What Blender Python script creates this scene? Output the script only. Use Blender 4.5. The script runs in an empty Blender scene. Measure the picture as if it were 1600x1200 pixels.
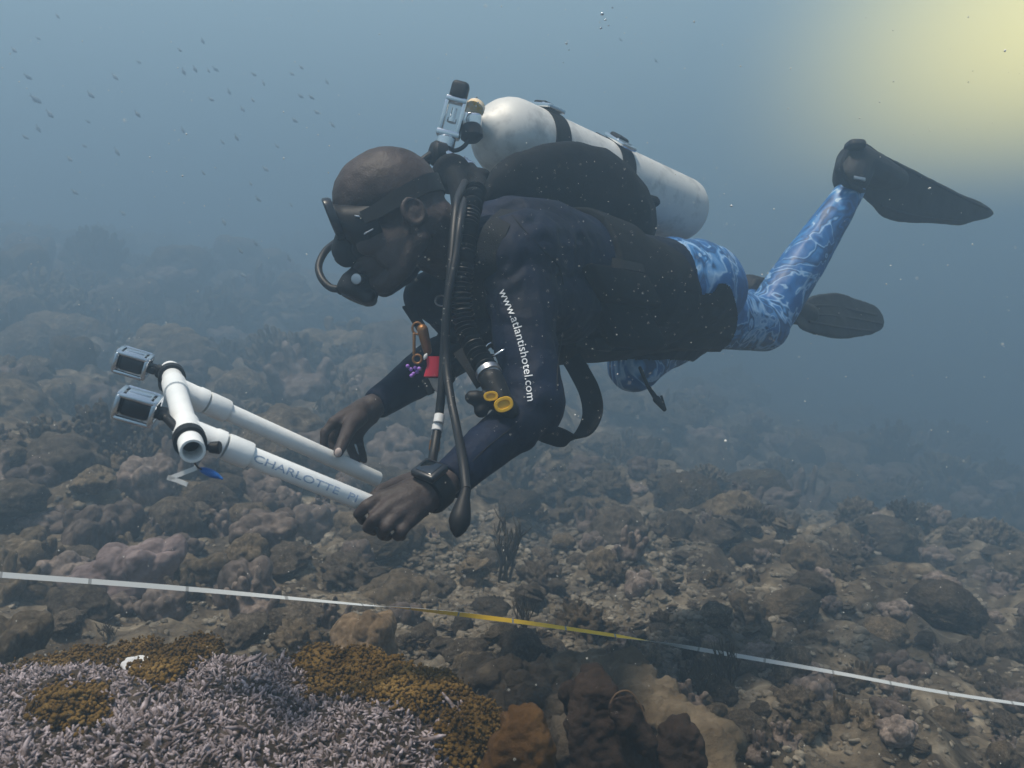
import bpy, bmesh, math, random
import numpy as np
from mathutils import Vector, Matrix
from mathutils.bvhtree import BVHTree

S = bpy.context.scene
COL = S.collection
random.seed(7)
RNG = np.random.default_rng(7)
R = math.radians

# ------------------------------------------------------------------ camera
PITCH = R(-8.0)
F_PX = 1400.0
cam_d = bpy.data.cameras.new('camera'); cam = bpy.data.objects.new('camera', cam_d); COL.objects.link(cam)
cam_d.sensor_width = 36.0; cam_d.lens = 36.0 * F_PX / 1600.0
cam_d.clip_start = 0.02; cam_d.clip_end = 400
cam.location = (0, 0, 0); cam.rotation_euler = (R(90) + PITCH, 0, 0)
S.camera = cam
cam_d.dof.use_dof = True; cam_d.dof.focus_distance = 1.75; cam_d.dof.aperture_fstop = 9.0
CR = Vector((1, 0, 0)); CU = Vector((0, -math.sin(PITCH), math.cos(PITCH))); CF = Vector((0, math.cos(PITCH), math.sin(PITCH)))

def P(px, py, d):
    """a point in the water, by where it is seen and how far off it is"""
    return CR * ((px - 800) / F_PX * d) + CU * ((600 - py) / F_PX * d) + CF * d

def PX(v):
    d = v.dot(CF)
    return 800 + v.dot(CR) / d * F_PX, 600 - v.dot(CU) / d * F_PX, d

# ------------------------------------------------------------------ world, sun, exposure
def nd(t, typ, **kw):
    n = t.nodes.new(typ)
    for k, v in kw.items():
        setattr(n, k, v)
    return n

SUN_EL, SUN_AZ = R(66), R(-25)          # azimuth from +Y towards +X
W = bpy.data.worlds.new("World"); S.world = W; W.use_nodes = True
t = W.node_tree; t.nodes.clear()
out = nd(t, 'ShaderNodeOutputWorld')
sky = nd(t, 'ShaderNodeTexSky', sky_type='NISHITA', sun_disc=False, sun_elevation=SUN_EL, sun_rotation=SUN_AZ)
geo = nd(t, 'ShaderNodeTexCoord')
sep = nd(t, 'ShaderNodeSeparateXYZ'); t.links.new(geo.outputs['Generated'], sep.inputs[0])
ramp = nd(t, 'ShaderNodeValToRGB')        # colour of the open water by height of view
mp = nd(t, 'ShaderNodeMapRange'); mp.inputs['From Min'].default_value = -0.5; mp.inputs['From Max'].default_value = 0.5
t.links.new(sep.outputs['Z'], mp.inputs['Value']); t.links.new(mp.outputs[0], ramp.inputs[0])
cr_ = ramp.color_ramp
cr_.elements[0].position = 0.0; cr_.elements[0].color = (0.06, 0.09, 0.105, 1)
cr_.elements[1].position = 1.0; cr_.elements[1].color = (0.50, 0.68, 0.76, 1)
for p_, c_ in ((0.36, (0.12, 0.18, 0.22, 1)), (0.50, (0.19, 0.285, 0.35, 1)), (0.62, (0.28, 0.42, 0.52, 1)), (0.75, (0.40, 0.58, 0.69, 1))):
    e = cr_.elements.new(p_); e.color = c_
# yellow glow painted into the world colour on the right, apart from the sun
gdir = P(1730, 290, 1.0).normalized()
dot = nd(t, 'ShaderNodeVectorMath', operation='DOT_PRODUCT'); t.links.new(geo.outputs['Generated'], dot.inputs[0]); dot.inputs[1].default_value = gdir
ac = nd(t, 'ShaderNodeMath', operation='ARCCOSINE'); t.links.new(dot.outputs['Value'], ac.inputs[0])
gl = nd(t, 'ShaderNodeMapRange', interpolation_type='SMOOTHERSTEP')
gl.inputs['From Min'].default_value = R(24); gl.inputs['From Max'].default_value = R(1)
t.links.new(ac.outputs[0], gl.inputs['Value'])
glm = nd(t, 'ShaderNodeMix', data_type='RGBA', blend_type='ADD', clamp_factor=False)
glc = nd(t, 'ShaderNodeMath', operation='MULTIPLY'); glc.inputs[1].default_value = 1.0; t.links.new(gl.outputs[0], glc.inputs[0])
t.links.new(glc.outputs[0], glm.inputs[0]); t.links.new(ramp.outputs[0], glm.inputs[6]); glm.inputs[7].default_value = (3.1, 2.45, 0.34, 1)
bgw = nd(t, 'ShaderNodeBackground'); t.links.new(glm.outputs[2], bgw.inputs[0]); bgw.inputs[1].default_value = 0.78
bgs = nd(t, 'ShaderNodeBackground'); t.links.new(sky.outputs[0], bgs.inputs[0]); bgs.inputs[1].default_value = 0.12
mixs = nd(t, 'ShaderNodeMixShader')
win = nd(t, 'ShaderNodeMapRange', interpolation_type='SMOOTHSTEP')   # the window of sky overhead
win.inputs['From Min'].default_value = 0.45; win.inputs['From Max'].default_value = 0.8
t.links.new(sep.outputs['Z'], win.inputs['Value']); t.links.new(win.outputs[0], mixs.inputs[0])
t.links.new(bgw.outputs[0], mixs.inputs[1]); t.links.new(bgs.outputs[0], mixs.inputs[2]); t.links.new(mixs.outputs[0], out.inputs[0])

sl = bpy.data.lights.new('sun', 'SUN'); so = bpy.data.objects.new('sun', sl); COL.objects.link(so)
sl.energy = 5.0; sl.angle = R(8); sl.color = (1.0, 0.90, 0.74)
sd = Vector((math.sin(SUN_AZ) * math.cos(SUN_EL), math.cos(SUN_AZ) * math.cos(SUN_EL), math.sin(SUN_EL)))
sd = Vector((-0.25, -0.10, 0.95)).normalized()
so.rotation_euler = sd.to_track_quat('Z', 'Y').to_euler()
sky.sun_elevation = math.asin(sd.z); sky.sun_rotation = math.atan2(sd.x, sd.y)

S.view_settings.view_transform = 'Standard'; S.view_settings.look = 'None'; S.view_settings.gamma = 1; S.view_settings.exposure = 0.05
S.cycles.volume_bounces = 2; S.cycles.max_bounces = 6; S.cycles.transparent_max_bounces = 8
S.cycles.use_denoising = True

# ------------------------------------------------------------------ numeric helpers
def _hash(ix, iy, iz, seed):
    h = (ix * 374761393 + iy * 668265263 + iz * 2147483647 + seed * 974711) & 0xffffffff
    h = ((h ^ (h >> 13)) * 1274126177) & 0xffffffff
    h = ((h ^ (h >> 16)) * 2246822519) & 0xffffffff
    return ((h ^ (h >> 15)) & 0xffff) / 32767.5 - 1.0

def vnoise(p, seed=0):
    p = np.asarray(p, float); i = np.floor(p).astype(np.int64); f = p - i; f = f * f * (3 - 2 * f)
    x, y, z = i[:, 0], i[:, 1], i[:, 2]; fx, fy, fz = f[:, 0], f[:, 1], f[:, 2]
    def c(a, b, d): return _hash(x + a, y + b, z + d, seed)
    x00 = c(0, 0, 0) * (1 - fx) + c(1, 0, 0) * fx; x10 = c(0, 1, 0) * (1 - fx) + c(1, 1, 0) * fx
    x01 = c(0, 0, 1) * (1 - fx) + c(1, 0, 1) * fx; x11 = c(0, 1, 1) * (1 - fx) + c(1, 1, 1) * fx
    return (x00 * (1 - fy) + x10 * fy) * (1 - fz) + (x01 * (1 - fy) + x11 * fy) * fz

def fbm(p, oct=4, seed=0, gain=0.5):
    p = np.asarray(p, float); s = 0; a = 1.0
    for k in range(oct):
        s = s + a * vnoise(p * (2.03 ** k) + 17.3 * k, seed + k); a *= gain
    return s

def crv(pts, n=8):
    """smooth curve through points"""
    pts = [Vector(p) for p in pts]
    q = [pts[0] * 2 - pts[1]] + pts + [pts[-1] * 2 - pts[-2]]
    o = []
    for i in range(1, len(q) - 2):
        for k in range(n):
            u = k / n; a, b, c, d = q[i - 1], q[i], q[i + 1], q[i + 2]
            o.append(0.5 * ((2 * b) + (c - a) * u + (2 * a - 5 * b + 4 * c - d) * u * u + (3 * b - a - 3 * c + d) * u ** 3))
    o.append(pts[-1]); return o

def lerpl(vals, n):
    """values at the control points -> values along crv(pts, n)"""
    o = []
    for i in range(len(vals) - 1):
        for k in range(n):
            o.append(vals[i] + (vals[i + 1] - vals[i]) * k / n)
    o.append(vals[-1]); return o

class MB:
    def __init__(s): s.v = []; s.f = []; s.mi = []; s.att = []
    def add(s, vs, fs, mi=0, att=None):
        o = len(s.v); s.v.extend([tuple(v) for v in vs]); s.f.extend([tuple(i + o for i in f) for f in fs]); s.mi.extend([mi] * len(fs))
        s.att.extend(att if att is not None else [0.0] * len(vs))
        return s
    def rings(s, rg, cap=True, mi=0, close=True):
        n = len(rg[0]); vs = [v for r in rg for v in r]; fs = []
        for i in range(len(rg) - 1):
            for k in range(n if close else n - 1):
                a = i * n + k; b = i * n + (k + 1) % n; fs.append((a, b, b + n, a + n))
        if cap:
            fs.append(tuple(range(n - 1, -1, -1))); m = (len(rg) - 1) * n; fs.append(tuple(range(m, m + n)))
        return s.add(vs, fs, mi)
    def tube(s, pts, r, seg=12, cap=True, mi=0, up=None):
        pts = [Vector(p) for p in pts]; n = len(pts)
        rr = r if isinstance(r, (list, tuple)) else [r] * n
        T = []
        for i in range(n):
            d = pts[min(i + 1, n - 1)] - pts[max(i - 1, 0)]
            T.append(d.normalized() if d.length > 1e-9 else Vector((0, 0, 1)))
        a = up if up is not None else (Vector((0, 0, 1)) if abs(T[0].z) < .9 else Vector((1, 0, 0)))
        N = (a - T[0] * a.dot(T[0])).normalized(); rg = []
        for i in range(n):
            N = (N - T[i] * N.dot(T[i])).normalized(); B = T[i].cross(N)
            rg.append([pts[i] + (N * math.cos(2 * math.pi * k / seg) + B * math.sin(2 * math.pi * k / seg)) * rr[i] for k in range(seg)])
        return s.rings(rg, cap, mi)
    def cap(s, p0, p1, r0, r1=None, seg=14):
        """capsule with tapered sides"""
        p0, p1 = Vector(p0), Vector(p1); r1 = r0 if r1 is None else r1; d = (p1 - p0)
        if d.length < 1e-6: return s.ell(p0, (r0, 0, 0), (0, r0, 0), (0, 0, r0))
        u = d.normalized(); pts = []; rr = []
        for k in range(1, 5): a = math.pi / 2 * k / 4.0; pts.append(p0 - u * r0 * math.cos(a)); rr.append(max(r0 * math.sin(a), 1e-4))
        pts.insert(0, p0 - u * r0 * .995); rr.insert(0, r0 * .08)
        for k in range(0, 4): a = math.pi / 2 * k / 4.0; pts.append(p1 + u * r1 * math.sin(a)); rr.append(max(r1 * math.cos(a), 1e-4))
        pts.append(p1 + u * r1 * .995); rr.append(r1 * .08)
        return s.tube(pts, rr, seg)
    def chain(s, pts, rr, seg=14):
        for i in range(len(pts) - 1): s.cap(pts[i], pts[i + 1], rr[i], rr[i + 1], seg)
        return s
    def ell(s, c, ax, ay, az, seg=20, rin=12, mi=0, e=1.0):
        c, ax, ay, az = Vector(c), Vector(ax), Vector(ay), Vector(az); vs = []; fs = []
        sg = lambda x: math.copysign(abs(x) ** e, x)
        for i in range(1, rin):
            th = math.pi * i / rin
            for k in range(seg):
                ph = 2 * math.pi * k / seg
                vs.append(c + ax * sg(math.sin(th)) * sg(math.cos(ph)) + ay * sg(math.sin(th)) * sg(math.sin(ph)) + az * sg(math.cos(th)))
        for i in range(rin - 2):
            for k in range(seg):
                a = i * seg + k; b = i * seg + (k + 1) % seg; fs.append((b, a, a + seg, b + seg))
        vs += [c + az, c - az]; tp, bt = len(vs) - 2, len(vs) - 1
        for k in range(seg):
            fs.append((tp, k, (k + 1) % seg)); m = (rin - 2) * seg; fs.append((bt, m + (k + 1) % seg, m + k))
        return s.add(vs, fs, mi)
    def sph(s, c, r, seg=16, rin=10, mi=0): return s.ell(c, (r, 0, 0), (0, r, 0), (0, 0, r), seg, rin, mi)
    def loft(s, rows, seg=28, e=1.0, cap=True):
        """rows of (centre, half axis, half axis)"""
        sg = lambda x: math.copysign(abs(x) ** e, x); rg = []
        for c, A, B in rows:
            rg.append([Vector(c) + Vector(A) * sg(math.cos(2 * math.pi * k / seg)) + Vector(B) * sg(math.sin(2 * math.pi * k / seg)) for k in range(seg)])
        return s.rings(rg, cap)
    def lathe(s, p, d, prof, seg=32, mi=0):
        p, d = Vector(p), Vector(d).normalized()
        a = Vector((0, 0, 1)) if abs(d.z) < .9 else Vector((1, 0, 0)); N = (a - d * a.dot(d)).normalized(); B = d.cross(N)
        rg = [[p + d * t_ + (N * math.cos(2 * math.pi * k / seg) + B * math.sin(2 * math.pi * k / seg)) * max(r_, 1e-4) for k in range(seg)] for t_, r_ in prof]
        return s.rings(rg, True, mi)
    def box(s, c, ax, ay, az, bev=0.15, mi=0, seg=2):
        bm = bmesh.new(); bmesh.ops.create_cube(bm, size=2.0)
        c, ax, ay, az = Vector(c), Vector(ax), Vector(ay), Vector(az); L = (ax.length, ay.length, az.length); m = min(L)
        for v in bm.verts: v.co = Vector((v.co.x * L[0], v.co.y * L[1], v.co.z * L[2]))
        if bev > 0: bmesh.ops.bevel(bm, geom=list(bm.edges), offset=m * bev * 2, segments=seg, affect='EDGES', profile=.5)
        u = (ax / L[0], ay / L[1], az / L[2])
        bm.verts.index_update()
        s.add([c + u[0] * v.co.x + u[1] * v.co.y + u[2] * v.co.z for v in bm.verts], [[v.index for v in f.verts] for f in bm.faces], mi); bm.free(); return s
    def ribbon(s, pts, wdir, w, th, mi=0):
        """flat strap: points, width directions (one or per point), half width, half thickness"""
        pts = [Vector(p) for p in pts]; n = len(pts); rg = []
        ww = w if isinstance(w, (list, tuple)) else [w] * n
        for i in range(n):
            T = (pts[min(i + 1, n - 1)] - pts[max(i - 1, 0)]).normalized()
            Wd = Vector(wdir[i] if isinstance(wdir, list) else wdir); Wd = (Wd - T * Wd.dot(T)).normalized(); N = T.cross(Wd)
            rg.append([pts[i] + Wd * ww[i] + N * th, pts[i] - Wd * ww[i] + N * th, pts[i] - Wd * ww[i] - N * th, pts[i] + Wd * ww[i] - N * th])
        return s.rings(rg, True, mi)
    def torus(s, c, n, R0, r, seg=24, ss=10, arc=1.0, a0=0.0, sx=1.0, xdir=None):
        c, n = Vector(c), Vector(n).normalized(); a = Vector(xdir) if xdir is not None else (Vector((0, 0, 1)) if abs(n.z) < .9 else Vector((1, 0, 0)))
        X = (a - n * a.dot(n)).normalized(); Y = n.cross(X); k = seg if arc >= 1 else seg + 1; rg = []
        for i in range(k):
            t_ = a0 + 2 * math.pi * arc * i / seg; dr = X * math.cos(t_) * sx + Y * math.sin(t_); dn = dr.normalized()
            rg.append([c + dr * R0 + (dn * math.cos(2 * math.pi * j / ss) + n * math.sin(2 * math.pi * j / ss)) * r for j in range(ss)])
        if arc >= 1: rg.append(rg[0]); return s.rings(rg, False)
        return s.rings(rg, True)
    def mesh(s, name):
        m = bpy.data.meshes.new(name); m.from_pydata(s.v, [], s.f); return m

def recalc(me):
    bm = bmesh.new(); bm.from_mesh(me); bmesh.ops.recalc_face_normals(bm, faces=bm.faces); bm.to_mesh(me); bm.free()

def fuse(mb, voxel=0.005, it=6, fac=0.5, name='fused'):
    me = mb.mesh(name); o = bpy.data.objects.new('fuse_tmp', me); COL.objects.link(o)
    m = o.modifiers.new('r', 'REMESH'); m.mode = 'VOXEL'; m.voxel_size = voxel; m.adaptivity = 0
    if it: k = o.modifiers.new('s', 'SMOOTH'); k.factor = fac; k.iterations = it
    dg = bpy.context.evaluated_depsgraph_get(); r = bpy.data.meshes.new_from_object(o.evaluated_get(dg), depsgraph=dg)
    bpy.data.objects.remove(o); bpy.data.meshes.remove(me); r.name = name; return r

def displace(me, fn):
    """move vertices along their normals by fn(points)->array"""
    n = len(me.vertices); co = np.empty(n * 3); me.vertices.foreach_get('co', co); co = co.reshape(-1, 3)
    no = np.empty(n * 3); me.vertices.foreach_get('normal', no); no = no.reshape(-1, 3)
    co = co + no * fn(co)[:, None]; me.vertices.foreach_set('co', co.ravel()); me.update()

def obj(name, mb, mats, parent=None, smooth=True, fix=True, sharp=40):
    me = mb.mesh(name) if isinstance(mb, MB) else mb
    if fix and isinstance(mb, MB): recalc(me)
    me.name = name; o = bpy.data.objects.new(name, me); COL.objects.link(o)
    mats = mats if isinstance(mats, (list, tuple)) else [mats]
    for m in mats: me.materials.append(m)
    if isinstance(mb, MB) and len(mats) > 1:
        me.polygons.foreach_set('material_index', mb.mi)
    if isinstance(mb, MB) and any(mb.att):
        a = me.attributes.new('tip', 'FLOAT', 'POINT'); a.data.foreach_set('value', mb.att)
    if smooth:
        me.polygons.foreach_set('use_smooth', [True] * len(me.polygons))
        if sharp and isinstance(mb, MB):
            try: me.set_sharp_from_angle(angle=R(sharp))
            except Exception: pass
    if parent is not None:
        o.parent = parent
        off = wloc(parent)
        me.transform(Matrix.Translation(-off))
    return o

def wloc(o):
    v = Vector((0, 0, 0))
    while o is not None: v = v + o.location; o = o.parent
    return v

def rebase(o, loc):
    """give a one-mesh thing its origin at loc"""
    o.data.transform(Matrix.Translation(-Vector(loc))); o.location = loc

def tag(o, label=None, cat=None, group=None, kind=None):
    if label: o['label'] = label
    if cat: o['category'] = cat
    if group: o['group'] = group
    if kind: o['kind'] = kind
    return o

def thing(name, label, cat, loc, group=None):
    o = bpy.data.objects.new(name, None); COL.objects.link(o); o.location = loc; o.empty_display_size = .05
    return tag(o, label, cat, group)

def copy_tree(o, parent=None):
    c = o.copy(); COL.objects.link(c); c.parent = parent
    for ch in list(o.children): copy_tree(ch, c)
    return c

# ------------------------------------------------------------------ materials
def mat(name, col, rough=.6, metal=0, bump=0, bscale=80, var=None, vscale=12, spec=.5, coat=0, voro=0, trans=0, sheen=0, detail=4, var2=None):
    m = bpy.data.materials.new(name); m.use_nodes = True; t = m.node_tree; b = t.nodes['Principled BSDF']
    b.inputs['Base Color'].default_value = (*col, 1); b.inputs['Roughness'].default_value = rough; b.inputs['Metallic'].default_value = metal
    b.inputs['Specular IOR Level'].default_value = spec; b.inputs['Coat Weight'].default_value = coat; b.inputs['Transmission Weight'].default_value = trans
    if sheen: b.inputs['Sheen Weight'].default_value = sheen; b.inputs['Sheen Roughness'].default_value = .4
    tc = nd(t, 'ShaderNodeTexCoord')
    if var is not None:
        n = nd(t, 'ShaderNodeTexNoise'); n.inputs['Scale'].default_value = vscale; n.inputs['Detail'].default_value = 6; n.inputs['Roughness'].default_value = .62
        t.links.new(tc.outputs['Object'], n.inputs['Vector']); r = nd(t, 'ShaderNodeValToRGB')
        r.color_ramp.elements[0].position = .36; r.color_ramp.elements[0].color = (*col, 1); r.color_ramp.elements[1].position = .66; r.color_ramp.elements[1].color = (*var, 1)
        if var2 is not None: e = r.color_ramp.elements.new(.5); e.color = (*var2, 1)
        t.links.new(n.outputs['Fac'], r.inputs[0]); t.links.new(r.outputs[0], b.inputs['Base Color'])
    if bump:
        bp = nd(t, 'ShaderNodeBump'); bp.inputs['Strength'].default_value = bump; bp.inputs['Distance'].default_value = .004 if bscale > 30 else .02
        if voro:
            n2 = nd(t, 'ShaderNodeTexVoronoi'); n2.inputs['Scale'].default_value = bscale; t.links.new(tc.outputs['Object'], n2.inputs['Vector']); t.links.new(n2.outputs['Distance'], bp.inputs['Height'])
        else:
            n2 = nd(t, 'ShaderNodeTexNoise'); n2.inputs['Scale'].default_value = bscale; n2.inputs['Detail'].default_value = detail; t.links.new(tc.outputs['Object'], n2.inputs['Vector']); t.links.new(n2.outputs['Fac'], bp.inputs['Height'])
        t.links.new(bp.outputs[0], b.inputs['Normal'])
    return m

M = {}
M['skin'] = mat('skin', (.030, .022, .020), .55, bump=.28, bscale=300, var=(.068, .053, .051), vscale=10, spec=.25)
M['navy'] = mat('navy_lycra', (.0015, .004, .012), .7, bump=.30, bscale=26, var=(.002, .009, .032), vscale=6, spec=.2)
M['neoprene'] = mat('neoprene', (.0045, .005, .007), .75, bump=.25, bscale=120, spec=.25)
M['nylon'] = mat('black_nylon', (.0018, .0028, .0045), .8, bump=.35, bscale=300, var=(.004, .006, .009), vscale=18, spec=.2)
M['webbing'] = mat('webbing', (.006, .007, .009), .75, bump=.5, bscale=500, spec=.25)
M['rubber'] = mat('black_rubber', (.006, .0065, .008), .55, spec=.3, bump=.1, bscale=90)
M['finrub'] = mat('fin_rubber', (.010, .011, .013), .65, bump=.3, bscale=40, var=(.020, .022, .025), vscale=16, spec=.3)
M['hose'] = mat('hose_rubber', (.007, .008, .010), .5, spec=.4)
M['chrome'] = mat('chrome', (.72, .74, .76), .16, 1.0, bump=.05, bscale=60)
M['steel'] = mat('dull_steel', (.45, .46, .48), .34, 1.0, bump=.2, bscale=120)
M['tank'] = mat('tank_paint', (.44, .44, .43), .52, .1, bump=.04, bscale=60, var=(.60, .60, .58), vscale=17, var2=(.62, .62, .60), spec=.5)
M['pvc'] = mat('white_pvc', (.74, .77, .78), .4, bump=.05, bscale=30, var=(.86, .87, .86), vscale=14)
M['yellow'] = mat('yellow_plastic', (.62, .36, .012), .4)
M['ylabel'] = mat('sticker', (.75, .72, .66), .5, var=(.85, .48, .03), vscale=55)
M['white'] = mat('white_plastic', (.70, .70, .70), .45)
M['blue'] = mat('blue_plastic', (.01, .12, .42), .4)
M['red'] = mat('red_rubber', (.45, .008, .03), .5)
M['purple'] = mat('purple_beads', (.35, .16, .62), .4)
M['brass'] = mat('worn_brass', (.30, .15, .06), .45, .7, bump=.3, bscale=200)
M['letters'] = mat('white_print', (.62, .66, .70), .6)
M['ink'] = mat('blue_ink', (.30, .38, .52), .6)
M['glass'] = mat('mask_glass', (.004, .007, .010), .06, spec=.8, coat=.5)
M['cambody'] = mat('camera_plastic', (.008, .010, .014), .3, spec=.6)
M['housing'] = mat('housing_plastic', (.66, .70, .76), .16, .9)
M['tapew'] = mat('tape_white', (.62, .64, .64), .5)
M['tapey'] = mat('tape_yellow', (1.0, .60, .015), .5)
M['flesh'] = mat('nail', (.45, .36, .33), .45)
M['tick'] = mat('tape_mark', (.30, .31, .31), .6)
M['fish'] = mat('fish_skin', (.26, .31, .36), .8)

def marble():
    m = bpy.data.materials.new('marbled_lycra'); m.use_nodes = True; t = m.node_tree; b = t.nodes['Principled BSDF']; b.inputs['Roughness'].default_value = .5
    tc = nd(t, 'ShaderNodeTexCoord'); w = nd(t, 'ShaderNodeTexNoise'); w.inputs['Scale'].default_value = 6.5; w.inputs['Detail'].default_value = 2.5; w.inputs['Distortion'].default_value = 1.2
    t.links.new(tc.outputs['Object'], w.inputs['Vector'])
    mx = nd(t, 'ShaderNodeMix', data_type='RGBA', blend_type='LINEAR_LIGHT'); mx.inputs[0].default_value = .16
    t.links.new(tc.outputs['Object'], mx.inputs[6]); t.links.new(w.outputs['Color'], mx.inputs[7])
    n = nd(t, 'ShaderNodeTexNoise'); n.inputs['Scale'].default_value = 4.6; n.inputs['Detail'].default_value = 2.5; n.inputs['Roughness'].default_value = .5; n.inputs['Distortion'].default_value = 1.3
    t.links.new(mx.outputs[2], n.inputs['Vector'])
    r = nd(t, 'ShaderNodeValToRGB'); c = r.color_ramp; c.elements[0].position = .28; c.elements[0].color = (.006, .02, .06, 1); c.elements[1].position = .80; c.elements[1].color = (.012, .06, .22, 1)
    for p_, k in ((.37, (.012, .07, .21, 1)), (.43, (.012, .10, .30, 1)), (.475, (.02, .13, .36, 1)), (.50, (.28, .44, .64, 1)), (.53, (.05, .20, .46, 1)), (.55, (.012, .05, .14, 1)), (.61, (.02, .13, .36, 1)), (.66, (.05, .22, .48, 1)), (.69, (.50, .64, .76, 1)), (.715, (.03, .17, .44, 1))):
        e = c.elements.new(p_); e.color = k
    t.links.new(n.outputs['Fac'], r.inputs[0]); t.links.new(r.outputs[0], b.inputs['Base Color'])
    bp = nd(t, 'ShaderNodeBump'); bp.inputs['Strength'].default_value = .25; bp.inputs['Distance'].default_value = .006
    n3 = nd(t, 'ShaderNodeTexNoise'); n3.inputs['Scale'].default_value = 26; t.links.new(tc.outputs['Object'], n3.inputs['Vector']); t.links.new(n3.outputs['Fac'], bp.inputs['Height']); t.links.new(bp.outputs[0], b.inputs['Normal'])
    return m
M['marble'] = marble()

def reefmat(name, cols, scale=5, bscale=60, bump=.6, voro=0, rough=.9, rnd=0):
    """mottled reef surface: several tones over two scales, with rough relief"""
    m = bpy.data.materials.new(name); m.use_nodes = True; t = m.node_tree; b = t.nodes['Principled BSDF']; b.inputs['Roughness'].default_value = rough; b.inputs['Specular IOR Level'].default_value = .15
    tc = nd(t, 'ShaderNodeTexCoord'); n = nd(t, 'ShaderNodeTexNoise'); n.inputs['Scale'].default_value = scale; n.inputs['Detail'].default_value = 9; n.inputs['Roughness'].default_value = .68; n.inputs['Distortion'].default_value = .4
    v = tc.outputs['Object']
    if rnd:
        oi = nd(t, 'ShaderNodeObjectInfo'); ad = nd(t, 'ShaderNodeVectorMath', operation='ADD'); ml = nd(t, 'ShaderNodeVectorMath', operation='SCALE'); ml.inputs['Scale'].default_value = 1
        cb = nd(t, 'ShaderNodeCombineXYZ'); mm = nd(t, 'ShaderNodeMath', operation='MULTIPLY'); mm.inputs[1].default_value = 37.0
        t.links.new(oi.outputs['Random'], mm.inputs[0]); t.links.new(mm.outputs[0], cb.inputs[0]); t.links.new(mm.outputs[0], cb.inputs[1]); t.links.new(v, ad.inputs[0]); t.links.new(cb.outputs[0], ad.inputs[1]); v = ad.outputs[0]
    t.links.new(v, n.inputs['Vector']); r = nd(t, 'ShaderNodeValToRGB'); c = r.color_ramp
    c.elements[0].position = .30; c.elements[0].color = (*cols[0], 1); c.elements[1].position = .72; c.elements[1].color = (*cols[-1], 1)
    for i, k in enumerate(cols[1:-1]): e = c.elements.new(.30 + .42 * (i + 1) / (len(cols) - 1)); e.color = (*k, 1)
    t.links.new(n.outputs['Fac'], r.inputs[0]); colr = r.outputs[0]
    n4 = nd(t, 'ShaderNodeTexNoise'); n4.inputs['Scale'].default_value = scale * .23; n4.inputs['Detail'].default_value = 3; t.links.new(v, n4.inputs['Vector'])
    mr = nd(t, 'ShaderNodeMapRange'); mr.inputs['From Min'].default_value = .3; mr.inputs['From Max'].default_value = .7; mr.inputs['To Min'].default_value = .6; mr.inputs['To Max'].default_value = 1.35
    t.links.new(n4.outputs['Fac'], mr.inputs['Value']); mu = nd(t, 'ShaderNodeVectorMath', operation='SCALE'); t.links.new(colr, mu.inputs[0]); t.links.new(mr.outputs[0], mu.inputs['Scale']); colr = mu.outputs[0]
    if rnd:
        mr2 = nd(t, 'ShaderNodeMapRange'); mr2.inputs['To Min'].default_value = .55; mr2.inputs['To Max'].default_value = 1.35; t.links.new(oi.outputs['Random'], mr2.inputs['Value'])
        mu2 = nd(t, 'ShaderNodeVectorMath', operation='SCALE'); t.links.new(colr, mu2.inputs[0]); t.links.new(mr2.outputs[0], mu2.inputs['Scale']); colr = mu2.outputs[0]
    t.links.new(colr, b.inputs['Base Color'])
    bp = nd(t, 'ShaderNodeBump'); bp.inputs['Strength'].default_value = bump; bp.inputs['Distance'].default_value = .015
    if voro: n2 = nd(t, 'ShaderNodeTexVoronoi'); n2.inputs['Scale'].default_value = bscale; o_ = n2.outputs['Distance']
    else: n2 = nd(t, 'ShaderNodeTexNoise'); n2.inputs['Scale'].default_value = bscale; n2.inputs['Detail'].default_value = 8; n2.inputs['Roughness'].default_value = .7; o_ = n2.outputs['Fac']
    t.links.new(v, n2.inputs['Vector']); t.links.new(o_, bp.inputs['Height']); t.links.new(bp.outputs[0], b.inputs['Normal'])
    return m

M['seabed'] = reefmat('seabed', [(.025, .019, .013), (.075, .058, .040), (.20, .16, .11), (.42, .36, .27)], 7, 38, .9)
M['rubble'] = reefmat('rubble', [(.09, .075, .055), (.22, .185, .14), (.46, .41, .33)], 16, 90, .8)
M['coral'] = reefmat('coral_grey', [(.05, .038, .027), (.125, .098, .070), (.27, .225, .165)], 9, 55, .8, rnd=1)
M['lobe'] = reefmat('coral_lilac', [(.085, .064, .052), (.16, .125, .105), (.27, .22, .19)], 6, 90, .35, rnd=1)
M['lobebig'] = reefmat('coral_mauve', [(.13, .092, .085), (.20, .152, .145), (.27, .215, .21)], 5, 120, .3)
M['tan'] = reefmat('coral_tan', [(.11, .07, .035), (.19, .13, .075), (.30, .22, .15)], 7, 110, .4)
M['golden'] = reefmat('coral_golden', [(.05, .028, .006), (.14, .082, .02), (.29, .185, .06)], 16, 220, .5)
M['orange'] = reefmat('sponge_orange', [(.040, .020, .007), (.085, .042, .012), (.16, .09, .035)], 8, 70, .5)
M['maroon'] = reefmat('sponge_maroon', [(.018, .012, .009), (.038, .025, .018), (.075, .05, .034)], 9, 70, .5)
M['rim'] = mat('sponge_rim', (.11, .062, .028), .8)
M['whip'] = reefmat('whip_brown', [(.06, .05, .035), (.12, .10, .075)], 9, 90, .4)
M['dead'] = reefmat('mound_base', [(.030, .022, .014), (.07, .052, .036), (.15, .12, .10)], 14, 80, .9)

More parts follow.
